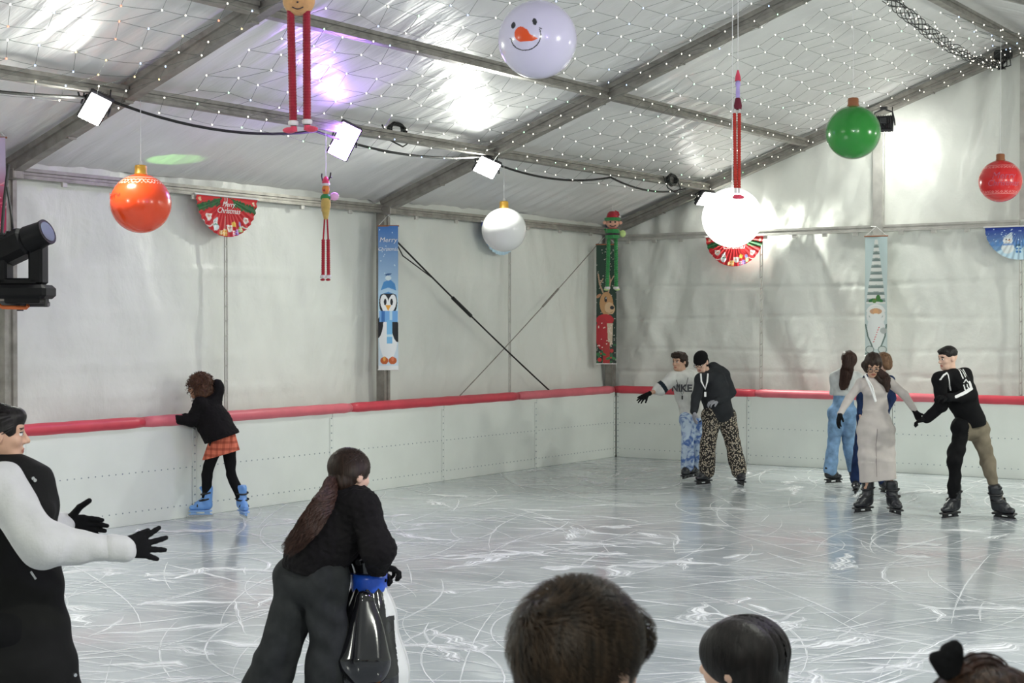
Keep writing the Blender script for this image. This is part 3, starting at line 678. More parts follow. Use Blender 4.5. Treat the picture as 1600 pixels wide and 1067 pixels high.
DEER += [('l', [(-.05, -.70), (-.10, -.58), (-.12, -.44)], .022, (.45, .30, .20)), ('l', [(-.10, -.58), (-.05, -.50)], .016, (.45, .30, .20)), ('l', [(.03, -.70), (.06, -.55), (.03, -.38)], .022, (.5, .33, .22)), ('l', [(.06, -.55), (.11, -.46)], .016, (.5, .33, .22)),
         ('e', -.115, -.75, .045, .022, 40, (.45, .22, .12)), ('e', .0, -.86, .10, .17, 0, tan), ('e', .05, -.93, .075, .09, 20, (.62, .42, .25)), ('e', .085, -.92, .032, .026, 0, BK), ('e', -.01, -.80, .022, .042, 0, (.02, .01, .01)), ('e', -.005, -.785, .007, .012, 0, (.9, .9, .9)), ('l', arc(.04, -.96, .06, .04, 200, 330), .007, (.25, .1, .05)),
         ('e', -.02, -1.10, .13, .085, 0, (.48, .02, .03)), ('e', -.06, -1.30, .10, .24, 0, (.42, .02, .03)), ('p', [(.01, -1.15), (.10, -1.15), (.09, -1.45), (.03, -1.5)], (.60, .48, .36)), ('b', -.05, .05, -1.74, -1.42, (.40, .03, .03))]
for k in range(26): DEER.append(('e', r_.uniform(-.13, .10), r_.uniform(-1.5, -1.05), .009, .009, 0, (.75, .6, .55)))
DEER += holly(-.08, -1.6, .04) + holly(.07, -1.66, .04) + [('e', -.1, -1.68, .03, .03, 0, (.55, .03, .03)), ('e', .08, -1.55, .028, .028, 0, (.5, .03, .03))]
GN = [('g', (.62, .70, .69), (.50, .62, .63), -1.7, 0), ('p', [(-.02, -.05), (.02, -.05), (.13, -.98), (-.13, -.98)], (.74, .76, .73))]
for k in range(9):
    y = -.12 - k * .098; hw = .012 + .0115 * (k + 1); GN += [('p', [(-hw - .004, y), (hw + .004, y), (hw + .012, y - .045), (-hw - .012, y - .045)], (.20, .26, .25)), ('l', arc(0, y - .02, hw, .018, 0, 180), .012, (.35, .42, .40))]
GN += holly(.0, -.93, .05) + [('e', .03, -.90, .03, .05, 0, (.06, .20, .05)), ('e', -.02, -.94, .03, .03, 0, (.10, .24, .06)), ('e', 0, -1.16, .125, .14, 0, (.82, .83, .81)), ('l', arc(0, -1.13, .12, .13, 20, 160), .03, (.84, .84, .82)),
       ('e', 0, -1.09, .08, .045, 0, (.60, .36, .22)), ('e', 0, -1.095, .036, .045, 0, (.72, .40, .20)), ('l', arc(-.04, -1.15, .05, .04, 190, 350), .012, (.45, .5, .48)), ('l', arc(.04, -1.15, .05, .04, 190, 350), .012, (.45, .5, .48)),
       ('e', 0, -1.38, .12, .26, 0, (.80, .82, .81)), ('l', [(-.14, -1.28), (-.11, -1.45), (-.05, -1.6)], .02, (.14, .20, .18)), ('l', [(.14, -1.28), (.12, -1.45), (.06, -1.62)], .02, (.14, .20, .18)),
       ('l', [(-.03, -1.54), (.04, -1.32), (.07, -1.27), (.11, -1.30)], .022, (.8, .8, .8)), ('e', .10, -1.37, .045, .045, 0, (.45, .48, .47)),
       ('e', -.085, -1.645, .055, .05, 0, (.62, .66, .64)), ('e', .085, -1.645, .055, .05, 0, (.62, .66, .64)), ('b', -.2, .2, -1.72, -1.69, (.16, .22, .2)), ('l', arc(-.085, -1.645, .055, .05, 0, 360, 20), .01, (.14, .2, .18)), ('l', arc(.085, -1.645, .055, .05, 0, 360, 20), .01, (.14, .2, .18))]
for k in range(7): GN.append(('e', -.03 + k * .0115, -1.53 + k * .034, .012, .006, 30, (.65, .04, .05)))
PINK = [('g', (.45, .03, .10), (.55, .45, .65), -1.1, -.5)]
for k in range(26): a = r_.uniform(0, 360); x, y = r_.uniform(-.15, .15), r_.uniform(-1.7, -.75); PINK += [('e', x, y, .05, .016, a, (.72, .12, .22)), ('e', x + .02, y + .02, .04, .012, a + 60, (.8, .35, .45))]
q = W(606.5, 353, 18.35); o = banner(q, RT, 1.73, PEN, 'blue banner printed with a penguin in a knitted cap on the tent post', (.5, .7, .85), wd=.24)
for t, z in (('Merry', -.17), ('Christmas', -.28)): text_mesh(t, .085 if t == 'Merry' else .06, 'lettering', M_INK, o, -FH * .022 + V3(0, 0, z), (PI / 2, 0, YAW), shear=.2)
q = W(947.5, 382, 22.75); banner(q, RT, 1.78, DEER, 'dark banner printed with a reindeer in a red scarf in the tent corner', (.02, .05, .03))
q = W(1369, 369, 20.6); banner(q, V3(.97, .15, 0), 1.62, GN, 'pale banner printed with a bearded gnome in a striped hat on the gable post', (.6, .7, .7))
q = W(-12, 215, 13.6); banner(q, RT, 1.72 * .5, PINK, 'pink and white banner cut off by the left edge above the stage lamp', (.5, .45, .6), wd=.24)

# ------------------------------------------------------------------ inflatable balls
def ball(c, r, base, label, cap=M_GOLD, ops=None, top=None, mat=None, name='hanging_bauble', rot=0.0, capr=.20, proj=False):
    o = empty(name, c, YAW + rot, label, 'bauble', 'inflatable balls hung from the roof')
    nu, nv = (400, 260) if proj else (144, 96); A_, E_ = np.meshgrid(np.linspace(-PI, PI, nu), np.linspace(-PI / 2, PI / 2, nv))
    # local -Y looks at the camera; A_ = 0 there
    P = np.stack([r * np.cos(E_) * np.sin(A_), -r * np.cos(E_) * np.cos(A_), r * np.sin(E_) * .985 + .012 * r * np.exp(-((E_ - PI / 2) / .2) ** 2)], -1)
    if proj: C = paint(ops, np.where(np.cos(A_) > 0, np.sin(A_) * np.cos(E_), 9), np.sin(E_ + .19), base)
    else: C = paint(ops or [], A_ * np.cos(E_ * .5), E_, base)
    mesh_obj('inflated_ball', P.reshape(-1, 3), grid(nu, nv), mat or M_VINYL, o, col=C.reshape(-1, 3))
    mb = MB(); rr = r * capr; mb.lathe([(rr * .98, r * .94), (rr * 1.12, r * .97), (rr * 1.12, r * 1.0), (rr, r * 1.03), (rr, r * 1.22), (rr * .9, r * 1.27), (.3 * rr, r * 1.29), (0, r * 1.29)], n=20)
    if cap: mb.build('cap', cap, o)
    mb = MB(); mb.tube([(0.012 * math.cos(t), 0, r * (1.29 if cap else 1.0) + .012 + .016 * math.sin(t)) for t in np.linspace(0, 2 * PI, 12)], .003, 4); mb.build('loop', M_STR, o)
    if top: MB().cyl((0, 0, r * 1.3 if cap else r), (0, 0, top - c[2]), .0035, n=5).build('hanging_string', M_STR, o)
    return o
red = (.80, .030, .012)
def chain(e, n, s_, c): return [('l', arc(a * math.cos(e * .5), e, s_, s_, 0, 360, 14), .022, c) for a in np.linspace(-PI, PI, n)]
q = on_left(220, 318, X=1.48); ball(q, .262, (.86, .07, .012), 'large glossy orange-red bauble hanging at the left', ops=chain(.80, 34, .085, (.9, .6, .5)) + [('l', [(-4, 1.0), (4, 1.0)], .02, (.9, .6, .5))], top=roofz(1.48) - .07)
text_mesh('Merry', .11, 'lettering', pm('faded_lettering', (.80, .10, .06), .4), bpy.data.objects['hanging_bauble'], (0, 0, 0), (PI / 2, 0, 0), warp=lambda c: Vector((.2635 * math.sin(c.x / .26 - 1.0), c.y * .9 + .06, .2635 * math.cos(c.x / .26 - 1.0) * math.cos(.22))))
q = on_left(787.5, 359, X=1.48); ball(q, .262, (.80, .80, .80), 'plain white bauble with gold cap hanging from the middle flood light', top=roofz(1.48) - .07)
q = on_left(1333, 207, X=RIDGE_X); ball(q, .262, (.015, .26, .025), 'large green bauble with brown cap on the right', cap=M_BRZ, top=roofz(RIDGE_X) - .06)
q = on_left(1563, 283, X=RIDGE_X); c_ = (.9, .3, .3)
bo = ball(q, .262, (.72, .012, .018), 'small red bauble with Merry Christmas lettering at the right edge', cap=M_BRZ, top=roofz(RIDGE_X) - .06, ops=[('l', [(-4, .78), (4, .78)], .03, c_), ('l', [(-4, -.72), (4, -.72)], .03, c_)] + chain(.66, 40, .05, c_) + chain(-.6, 40, .05, c_) + [('e', -.5, .2, .03, .03, 0, c_), ('e', .5, -.3, .03, .03, 0, c_), ('e', .1, -.38, .03, .03, 0, c_)])
mp_ = pm('pink_lettering', (.85, .25, .40), .4)
for t, z, s_ in (('Merry', .045, .12), ('Christmas', -.045, .10)):
    text_mesh(t, s_, 'lettering', mp_, bo, (0, 0, 0), (0, 0, 0), shear=.25, ext=.001, warp=lambda c, z=z: Vector((.2645 * math.sin(c.x / .264 - .15) * math.cos((c.y + z) / .262), -.2645 * math.cos(c.x / .264 - .15) * math.cos((c.y + z) / .262), .2645 * math.sin((c.y + z) / .262))))
# snowman ball: face is turned left of the camera and a little up
CAR = (.78, .09, .02)
SB = [('e', -.62, .40, .055, .085, -8, BK), ('e', -.09, .45, .055, .085, 8, BK), ('e', -.43, .16, .16, .19, 15, CAR), ('p', [(-.42, .33), (-.28, .27), (-.20, .14), (.0, .03), (-.16, -.03), (-.45, -.02)], CAR),
      ('l', arc(-.31, .12, .37, .37, 192, 383, 28), .025, BK), ('l', [(.03, .30), (.09, .27)], .022, BK), ('l', [(-.70, .09), (-.64, .04)], .022, BK)]
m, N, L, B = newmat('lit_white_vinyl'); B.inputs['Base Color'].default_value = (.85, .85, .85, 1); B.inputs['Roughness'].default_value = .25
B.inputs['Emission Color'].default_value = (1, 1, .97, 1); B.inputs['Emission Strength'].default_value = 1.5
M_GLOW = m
q = on_left(840, 62, X=RIDGE_X); ball(q, .262, (.66, .63, .80), 'big white ball with a smiling snowman face at the top', cap=None, ops=SB, top=roofz(RIDGE_X) - .06, proj=True)
q = on_left(1144, 340, X=5.72); gb = ball(q, .262, (.85, .85, .85), 'glowing overexposed white ball below the spiral-legged doll', cap=None, mat=M_GLOW, name='glowing_ball', top=roofz(5.72) + .05)

# ------------------------------------------------------------------ long-legged felt dolls
def F_(n, c, **k): return pm(n, c, .85, bump=.4, bs=120, sheen=.3, var=.15, vs=20, **k)
M_FRED = F_('red_felt', (.42, .012, .03)); M_FMAR = F_('crimson_plush', (.30, .006, .025)); M_FPINK = F_('rose_felt', (.72, .06, .12)); M_FWHITE = F_('white_plush', (.75, .72, .72)); M_FTAN = F_('gingerbread_felt', (.60, .33, .14))
M_FGREEN = F_('green_felt', (.03, .26, .07)); M_FORANGE = F_('orange_felt', (.70, .24, .05)); M_FDARK = F_('dark_felt', (.03, .02, .03)); M_FSKIN = F_('pink_felt', (.72, .38, .28)); M_FLIME = F_('pale_green_felt', (.55, .72, .28)); M_FGOLD = F_('gold_felt', (.6, .42, .12)); M_LILAC = F_('lilac_felt', (.45, .36, .75))
def accordion(mb, a, b, r, n, q=.72):
    a = np.asarray(a, float); b = np.asarray(b, float); x, y, d = frame(b - a); prof = []
    L_ = np.linalg.norm(b - a)
    for k in range(2 * n + 1): prof.append((r * (1 if k % 2 else q), L_ * k / (2 * n)))
    mb.lathe(prof, a, 12, False, ax=np.array([x, y, d]))
def bootlet(mb, c, s_, dx):
    mb.ball(np.asarray(c) + V3(dx * .5 * s_, 0, -.35 * s_), (s_ * .85, s_ * .5, s_ * .38), 14, 8); mb.cyl(np.asarray(c) + V3(0, 0, -.5 * s_), np.asarray(c) + V3(0, 0, .1 * s_), s_ * .45, s_ * .4, n=12)
def doll(name, root, label):
    return empty(name, root, YAW, label, 'hanging doll', 'long-legged hanging dolls')
# gingerbread doll near the top edge
D = doll('hanging_doll', on_left(467, 3, X=RIDGE_X), 'gingerbread-faced doll with two long red legs at the top left'); s_ = 8.25 / FPX
MB().ball((0, 0, 5 * s_ * 0 + .005), (.088, .05, .080), 24, 16).build('head', M_FTAN, D)
mb = MB(); [mb.ball((x, -.052, z), (.007, .004, .007), 8, 6) for x, z in ((-.03, .02), (.03, .02))]; mb.ball((0, -.052, -.012), (.006, .004, .005), 8, 6); mb.tube([(x, -.044, -.035 - .012 * math.cos(x * 50)) for x in np.linspace(-.03, .03, 9)], .003, 5); mb.build('face', M_FDARK, D)
mb = MB(); mb.lathe([(.09, .04), (.085, .07), (.05, .16), (.02, .22), (0, .25)], n=18); mb.build('hat', M_FRED, D)
for (x0, x1, z1, dx, bx) in ((-13 * s_, -9 * s_, -188 * s_, -1, 0), (12 * s_, 12.5 * s_, -186 * s_, .9, 0)):
    mb = MB(); accordion(mb, (x0, 0, -.03), (x1, 0, z1), .0225, 40, .9); mb.build('leg', M_FMAR, D)
    mb = MB(); bootlet(mb, (x1 + .002, 0, z1 - 13 * s_ + .02), .045, dx); b_ = mb.build('boot', M_FPINK, D)
    mb = MB(); mb.lathe([(.020, -.014), (.028, -.008), (.028, .008), (.020, .014)], (x1, 0, z1 - .002), 14); mb.build('cuff', M_FWHITE, b_)
MB().cyl((0, 0, .25), (0, 0, roofz(RIDGE_X) - D.location[2] - .1), .003, n=5).build('hanging_string', M_STR, D)
# reindeer-like doll under the violet light
D = doll('hanging_doll', on_left(509, 296, X=1.48), 'small doll with orange face, green scarf and long red legs below the violet light'); s_ = 15.25 / FPX
MB().ball((0, 0, 0), (.038, .034, .055), 18, 12).build('head', M_FORANGE, D)
MB().ball((-.012, -.034, -.012), .013, 10, 8).build('nose', M_FRED, D)
mb = MB(); mb.lathe([(.040, .045), (.038, .065), (.03, .10), (.012, .13)], n=14); mb.build('hat', M_FPINK, D)
mb = MB(); mb.lathe([(.03, .035), (.044, .042), (.044, .058), (.03, .066)], n=14); mb.build('hat_brim', M_FWHITE, D)
mb = MB(); mb.tube([(-.03, 0, .08), (-.04, 0, .13), (-.038, 0, .16)], .007, 5); mb.tube([(.02, 0, .08), (.045, 0, .13), (.05, 0, .17)], .008, 5); mb.tube([(.035, 0, .12), (.06, 0, .12)], .006, 5); mb.build('antlers', M_FDARK, D)
mb = MB(); mb.ball((0, 0, -.085), (.055, .04, .045), 16, 10); mb.build('scarf', M_FGREEN, D)
mb = MB(); mb.lathe([(.02, -.30), (.035, -.24), (.05, -.16), (.045, -.09)], n=14); mb.build('body', M_FGOLD, D)
mb = MB(); mb.tube([(.03, 0, -.11), (.07, -.01, -.08)], .010, 6); mb.ball((.088, -.01, -.07), (.045, .02, .042), 14, 10); mb.build('pink_sweet', M_FPINK if False else pm('pink_tinsel', (.85, .45, .75), .4, bump=.6, bs=90), D)
mb = MB(); mb.tube([(-.03, 0, -.11), (-.035, 0, -.22)], .009, 6); mb.build('arm', M_FTAN, D)
for x0, x1 in ((-.012, -.028), (.014, .026)):
    mb = MB(); accordion(mb, (x0, 0, -.29), (x1 * .9, 0, -.50), .010, 12); accordion(mb, (x1 * .9, 0, -.50), (x1, 0, -.86), .020, 16); mb.build('leg', M_FRED, D)
    mb = MB(); bootlet(mb, (x1, 0, -.895), .030, -.3); b_ = mb.build('boot', M_FRED, D)
    mb = MB(); mb.lathe([(.015, -.018), (.030, -.012), (.030, .012), (.015, .018)], (x1, 0, -.875), 12); mb.build('cuff', M_FWHITE, b_)
MB().cyl((0, 0, .12), (0, 0, roofz(1.48) - .08 - D.location[2]), .0035, n=5).build('hanging_string', M_STR, D)
# spiral-legged doll above the glowing ball
D = doll('hanging_doll', on_left(1153, 135, X=RIDGE_X + .04), 'thin doll with pointed red hat and two spiral red legs on the right'); s_ = 12.6 / FPX
mb = MB(); mb.lathe([(.026, .045), (.022, .08), (.008, .13), (0, .14)], n=14); mb.build('hat', M_FPINK, D)
MB().ball((0, 0, .02), (.022, .02, .032), 14, 10).build('head', M_LILAC, D)
mb = MB(); mb.lathe([(.014, -.12), (.018, -.06), (.014, 0)], n=10); mb.build('body', M_LILAC, D)
mb = MB(); mb.lathe([(.03, -.19), (.034, -.16), (.022, -.10), (.010, -.09)], n=12); mb.build('coat', pm('maroon_felt', (.14, .01, .03), .85), D)
mb = MB(); mb.tube([(-.02, 0, -.17), (-.03, 0, -.22)], .009, 6); mb.tube([(.02, 0, -.17), (.006, 0, -.23)], .009, 6); mb.build('arm', M_FWHITE, D)
for x0, x1 in ((-.028, -.018), (.012, .010)):
    mb = MB(); accordion(mb, (x0, 0, -.22), (x1, 0, -.84), .0165, 30); mb.build('leg', pm('spiral_red_felt', (.45, .03, .02), .8), D)
    mb = MB(); bootlet(mb, (x1 + .003, 0, -.90), .042, .3); b_ = mb.build('boot', M_FPINK, D); MB().cyl((x1, 0, -.88), (x1, 0, -.84), .012, n=8).build('cuff', M_FWHITE, b_)
MB().cyl((0, 0, .13), (0, 0, roofz(RIDGE_X) - D.location[2] - .1), .003, n=5).build('hanging_string', M_STR, D)
# elf in the corner in front of the reindeer banner
D = doll('hanging_doll', W(957, 349, 22.3), 'green elf doll with red hat hanging in front of the reindeer banner'); s_ = 22.3 / FPX
MB().ball((0, 0, 0), (.095, .07, .075), 20, 14).build('head', M_FSKIN, D)
mb = MB(); [mb.ball((x, -.005, .01), (.035, .02, .028), 10, 8) for x in (-.11, .11)]; mb.build('ears', M_FSKIN, D)
mb = MB(); [mb.ball((x, -.068, .015), (.016, .006, .012), 8, 6) for x in (-.035, .035)]; mb.tube([(x, -.068, -.03 - .018 * math.cos(x * 32)) for x in np.linspace(-.045, .045, 9)], .006, 5); mb.build('face', M_FDARK, D)
mb = MB(); mb.lathe([(.09, .06), (.088, .10), (.07, .15), (.04, .175), (0, .18)], n=18); mb.tube([(.03, 0, .16), (.075, 0, .15), (.10, 0, .105)], [.035, .025, .01], 8); mb.build('hat', M_FRED, D)
mb = MB(); mb.lathe([(.085, .035), (.115, .045), (.118, .075), (.088, .085)], n=18); mb.build('hat_brim', M_FGREEN, D)
MB().ball((.105, 0, .095), .02, 10, 8).build('pompom', M_FWHITE, D)
mb = MB(); mb.lathe([(.03, -.065), (.10, -.085), (.115, -.12), (.10, -.16), (.115, -.21), (.09, -.225)], n=8, smooth=False); mb.build('tunic', M_FGREEN, D)
mb = MB(); mb.lathe([(.035, -.06), (.085, -.072), (.09, -.088), (.04, -.095)], n=9, smooth=False); mb.build('collar', M_FRED, D)
mb = MB(); mb.lathe([(.10, -.175), (.108, -.17), (.108, -.15), (.10, -.145)], n=18); mb.build('belt', M_FDARK, D)
mb = MB(); mb.tube([(.09, 0, -.11), (.13, -.01, -.15)], .02, 6); mb.ball((.15, -.02, -.15), (.045, .025, .055), 12, 8); mb.build('mitten', M_FLIME, D)
mb = MB(); mb.tube([(-.09, 0, -.11), (-.115, 0, -.08)], .02, 6); mb.build('arm', M_FGREEN, D)
for x0, x1 in ((-.055, -.075), (.05, .055)):
    mb = MB(); accordion(mb, (x0, 0, -.21), (x1, 0, -.93), .033, 22); mb.build('leg', M_FGREEN, D)
    mb = MB(); bootlet(mb, (x1, -.01, -.95), .045, -.6 if x1 < 0 else .6); b_ = mb.build('boot', M_FLIME, D); mb = MB(); mb.lathe([(.035, -.02), (.046, 0), (.035, .02)], (x1, 0, -.945), 12); mb.build('cuff', M_FWHITE, b_)
MB().cyl((0, 0, .17), (0, 0, .30), .003, n=5).build('hanging_string', M_STR, D)

# ------------------------------------------------------------------ moving-head stage lamp at the left
M_HEADB = pm('black_lamp_shell', (.006, .006, .007), .5, 0, .2, 8, .1, 60, spec=.15)
q = W(38, 456, 13.0); o = empty('stage_lamp', q, YAW, 'black moving-head stage lamp on a clamp at the left edge', 'stage lamp')
s_ = 13.0 / FPX
mb = MB(); mb.box((0, 0, 0), (84 * s_, .34, 22 * s_), bev=.03); mb.box((.02, 0, -.075), (.30, .28, .05), bev=.01); mb.build('base', M_HEADB, o)
mb = MB(); mb.cyl((39 * s_, -.1, -.06), (39 * s_, -.1, -.13), .012, .018, n=10); mb.build('foot', M_RUB, o)
mb = MB()
for x in (-.20, .10): mb.box((x + .02, 0, .28), (.12, .20, .44), bev=.02)
mb.box((-.04, 0, .085), (.36, .20, .06), bev=.015); mb.build('yoke', M_HEADB, o)
c = V3(-.03, -.02, .40)
d = nrm((.86, -.25, .36)); ax = frame(d); mb = MB()
AX = np.array([ax[0], ax[1], ax[2]]); mb.box(c - d * .06, (.26, .24, .36), AX, bev=.05); mb.cyl(c + d * .10, c + d * .27, .125, .105, n=24); mb.cyl(c + d * .27, c + d * .29, .112, .112, n=24)
hd = mb.build('lamp_head', M_HEADB, o); mb = MB(); mb.cyl(c + d * .286, c + d * .294, .088, n=24); mb.build('lens', pm('dark_glass', (.05, .06, .09), .05, 0, spec=.8), hd)
mb = MB(); [mb.box(c - d * .06 + ax[1] * .122 + d * (k * .05 - .1), (.2, .006, .02), AX) for k in range(5)]; mb.build('vent', M_BLACK, hd)
mb = MB(); mb.tube([(-.24, 0, -.10), (-.20, .04, -.13), (0, .05, -.135), (.02, .04, -.115)], .018, 8); mb.build('clamp', pm('orange_clamp', (.55, .13, .03), .5), o)
mb = MB(); mb.tube([(-.18, 0, .34), (-.16, .03, .52), (-.10, .02, .44), (-.12, .04, .66), (-.16, .05, .90)], .012, 6); mb.tube([(-.16, .02, .02), (-.24, .05, .1), (-.2, .1, .8), (-.17, .12, 1.1)], .014, 6); mb.build('cable', M_RUB, o)
mb = MB(); mb.cyl((-.12, .26, -.16), (-.12, .26, -.10), .03, n=10); mb.box((-.12, .26, -.10), (.5, .09, .05), bev=.01); mb.box((-.12, .18, -.10), (.12, .24, .04)); mb.build('bracket', M_YOKE, o)
# small lamps added to throw the coloured beam spots on the roof
def spot(loc, target, col, watts, size, label):
    o = empty('added_spot', loc, 0, label, 'effect light', 'added coloured effect lights'); d = nrm(np.asarray(target) - loc); x, y, _ = frame(d)
    mb = MB(); mb.cyl(-d * .16, d * .0, .05, .055, n=18); mb.box((0, 0, -.10), (.16, .10, .03)); mb.tube([x * .07, x * .075 - V3(0, 0, .09)], .008, 5); mb.tube([-x * .07, -x * .075 - V3(0, 0, .09)], .008, 5); mb.build('housing', M_HEADB, o)
    ld = bpy.data.lights.new('spot', 'SPOT'); ld.energy = watts; ld.color = col; ld.spot_size = size; ld.spot_blend = .35; ld.shadow_soft_size = .02
    lo = bpy.data.objects.new('lamp_light', ld); COL.objects.link(lo); lo.parent = o; lo.location = d * .05; lo.rotation_euler = Vector(d).to_track_quat('-Z', 'Y').to_euler()

for xx_ in np.linspace(1.5, 5, 300):
    tg = on_left(165, 55, X=xx_)
    if tg[2] < roofz(xx_) + .08: break
spot(V3(3.02, -15.6, roofz(3.02) - .30), tg, (1, .10, .08), 22, math.radians(16), 'added unseen red effect lamp on the middle purlin beyond the left edge')

for xx_ in np.linspace(-.2, 1.4, 161):
    tg = on_left(260, 254, X=xx_)
    if tg[2] < roofz(xx_) + .10: break
spot(V3(.02, -11.15, 2.66), tg, (.38, 1, .22), 190, math.radians(7), 'added green effect lamp at the left edge behind the stage lamp')
# ------------------------------------------------------------------ people: smooth surfaces grown from tapered limbs
def surface_net(D, lo, h):
    S = D < 0; nx, ny, nz = D.shape
    cs = np.zeros((nx - 1, ny - 1, nz - 1, 3), np.float32); cn = np.zeros((nx - 1, ny - 1, nz - 1), np.float32)
    quads = []
    idx = {}
    for ax in range(3):
        a = [slice(None)] * 3; b = [slice(None)] * 3; a[ax] = slice(0, -1); b[ax] = slice(1, None); a = tuple(a); b = tuple(b)
        cr = S[a] != S[b]; I = np.argwhere(cr)
        if not len(I): continue
        da = D[a][cr]; db = D[b][cr]; t = np.clip(da / (da - db), .02, .98); P = I.astype(np.float32); P[:, ax] += t
        o1, o2 = [k for k in range(3) if k != ax]; inner = (I[:, o1] > 0) & (I[:, o2] > 0) & (I[:, o1] < D.shape[o1] - 1) & (I[:, o2] < D.shape[o2] - 1)
        I = I[inner]; P = P[inner]; sg = S[a][cr][inner]; cells = []
        for u, v in ((1, 1), (0, 1), (0, 0), (1, 0)):
            c = I.copy(); c[:, o1] -= u; c[:, o2] -= v; cells.append(c)
            np.add.at(cs, (c[:, 0], c[:, 1], c[:, 2]), P); np.add.at(cn, (c[:, 0], c[:, 1], c[:, 2]), 1)
        quads.append((cells, sg, ax))
    act = cn > 0; ids = np.full(cn.shape, -1, np.int32); ids[act] = np.arange(act.sum())
    V = cs[act] / cn[act][:, None] * h + np.asarray(lo, np.float32); Fs = []
    for cells, sg, ax in quads:
        q = np.stack([ids[c[:, 0], c[:, 1], c[:, 2]] for c in cells], 1)
        flip = sg if ax != 1 else ~sg
        q[~flip] = q[~flip][:, ::-1]; Fs.append(q)
    return V, np.concatenate(Fs)
def P_(a, b, ra, rb=None, k=None, fl=None, sub=False):
    return dict(t='c', a=np.asarray(a, float), b=np.asarray(b, float), ra=ra, rb=ra if rb is None else rb, k=k, fl=fl, sub=sub)
def E_(c, r, ax=None, k=None, sub=False):
    return dict(t='e', c=np.asarray(c, float), r=np.ones(3) * r, ax=np.eye(3) if ax is None else np.asarray(ax, float), k=k, sub=sub)
def sdf(prims, h, k0=.02, disp=None, cuts=()):
    los, his = [], []
    for p in prims:
        if p['sub']: continue
        if p['t'] == 'c':
            m = max(p['ra'], p['rb']); los.append(np.minimum(p['a'], p['b']) - m); his.append(np.maximum(p['a'], p['b']) + m)
        else: m = p['r'].max(); los.append(p['c'] - m); his.append(p['c'] + m)
    lo = np.min(los, 0) - .02 - 2 * h; hi = np.max(his, 0) + .02 + 2 * h; n = np.ceil((hi - lo) / h).astype(int) + 1
    G = [(lo[i] + h * np.arange(n[i])).astype(np.float32) for i in range(3)]; D = np.full(n, 5.0, np.float32)
    for p in prims:
        k = p['k'] if p['k'] is not None else k0; mg = k + 3 * h + (.02 if disp else 0)
        if p['t'] == 'c': m = max(p['ra'], p['rb']); l = np.minimum(p['a'], p['b']) - m - mg; u = np.maximum(p['a'], p['b']) + m + mg
        else: m = p['r'].max(); l = p['c'] - m - mg; u = p['c'] + m + mg
        i0 = np.clip(np.floor((l - lo) / h).astype(int), 0, n); i1 = np.clip(np.ceil((u - lo) / h).astype(int) + 1, 0, n)
        if (i1 <= i0).any(): continue
        sl = tuple(slice(i0[i], i1[i]) for i in range(3)); X = G[0][sl[0]][:, None, None]; Y = G[1][sl[1]][None, :, None]; Z = G[2][sl[2]][None, None, :]
        if p['t'] == 'c':
            ab = (p['b'] - p['a']).astype(np.float32); L2 = float(ab @ ab) + 1e-9; ax_, ay_, az_ = (p['a']).astype(np.float32)
            dx, dy, dz = X - ax_, Y - ay_, Z - az_; t = np.clip((dx * ab[0] + dy * ab[1] + dz * ab[2]) / L2, 0, 1)
            vx, vy, vz = dx - t * ab[0], dy - t * ab[1], dz - t * ab[2]; r = p['ra'] + (p['rb'] - p['ra']) * t
            if p['fl'] is not None:
                fd, s_ = p['fl']; fd = nrm(fd).astype(np.float32); q = (vx * fd[0] + vy * fd[1] + vz * fd[2]) * (1 / s_ - 1)
                vx, vy, vz = vx + q * fd[0], vy + q * fd[1], vz + q * fd[2]
            d = np.sqrt(vx * vx + vy * vy + vz * vz) - r
            if p['fl'] is not None: d = d * (.5 + .5 * p['fl'][1])
        else:
            c = p['c']; A = p['ax'].astype(np.float32); dx, dy, dz = X - c[0], Y - c[1], Z - c[2]; r = p['r']
            q = [(A[i, 0] * dx + A[i, 1] * dy + A[i, 2] * dz) / r[i] for i in range(3)]
            k1 = np.sqrt(q[0] ** 2 + q[1] ** 2 + q[2] ** 2); k2 = np.sqrt((q[0] / r[0]) ** 2 + (q[1] / r[1]) ** 2 + (q[2] / r[2]) ** 2) + 1e-6
            d = k1 * (k1 - 1) / k2
        d = d.astype(np.float32); B = D[sl]
        if p['sub']:
            d = -d; hh = np.clip(.5 - .5 * (B - d) / max(k, 1e-4), 0, 1); D[sl] = B * (1 - hh) + d * hh + k * hh * (1 - hh)
        else:
            hh = np.clip(.5 + .5 * (B - d) / max(k, 1e-4), 0, 1); D[sl] = B * (1 - hh) + d * hh - k * hh * (1 - hh)
    X, Y, Z = G[0][:, None, None], G[1][None, :, None], G[2][None, None, :]
    if disp: D = D + disp(X, Y, Z)
    for pt, nn in cuts:
        nn = nrm(nn); D = np.maximum(D, (X - pt[0]) * nn[0] + (Y - pt[1]) * nn[1] + (Z - pt[2]) * nn[2])
    return surface_net(D.astype(np.float32), lo, h)
def part(name, prims, mats, parent, h=.009, k=.02, disp=None, cuts=(), matfn=None, label=None):
    V, F = sdf(prims, h, k, disp, cuts)
    mi = None
    if matfn is not None: mi = matfn(V[F].mean(1))
    o = mesh_obj(name, V, F, mats, parent, True, mi)
    if label: o['label'] = label
    return o
def folds(amp, f=9.0, seed=0):
    r = random.Random(seed); c = [[r.uniform(-1, 1) for _ in range(6)] for _ in range(4)]
    def fn(X, Y, Z):
        o = 0
        for i, q in enumerate(c):
            ff = f * (1 + .7 * i); o = o + np.sin(ff * (q[0] * X + q[1] * Y + (1.2 + .6 * q[2]) * Z) + 2.2 * np.sin(ff * .5 * (q[3] * X * 2 + q[4] * Y * 2 + q[5] * Z) + i)) / (1 + .8 * i)
        return amp * .5 * o
    return fn
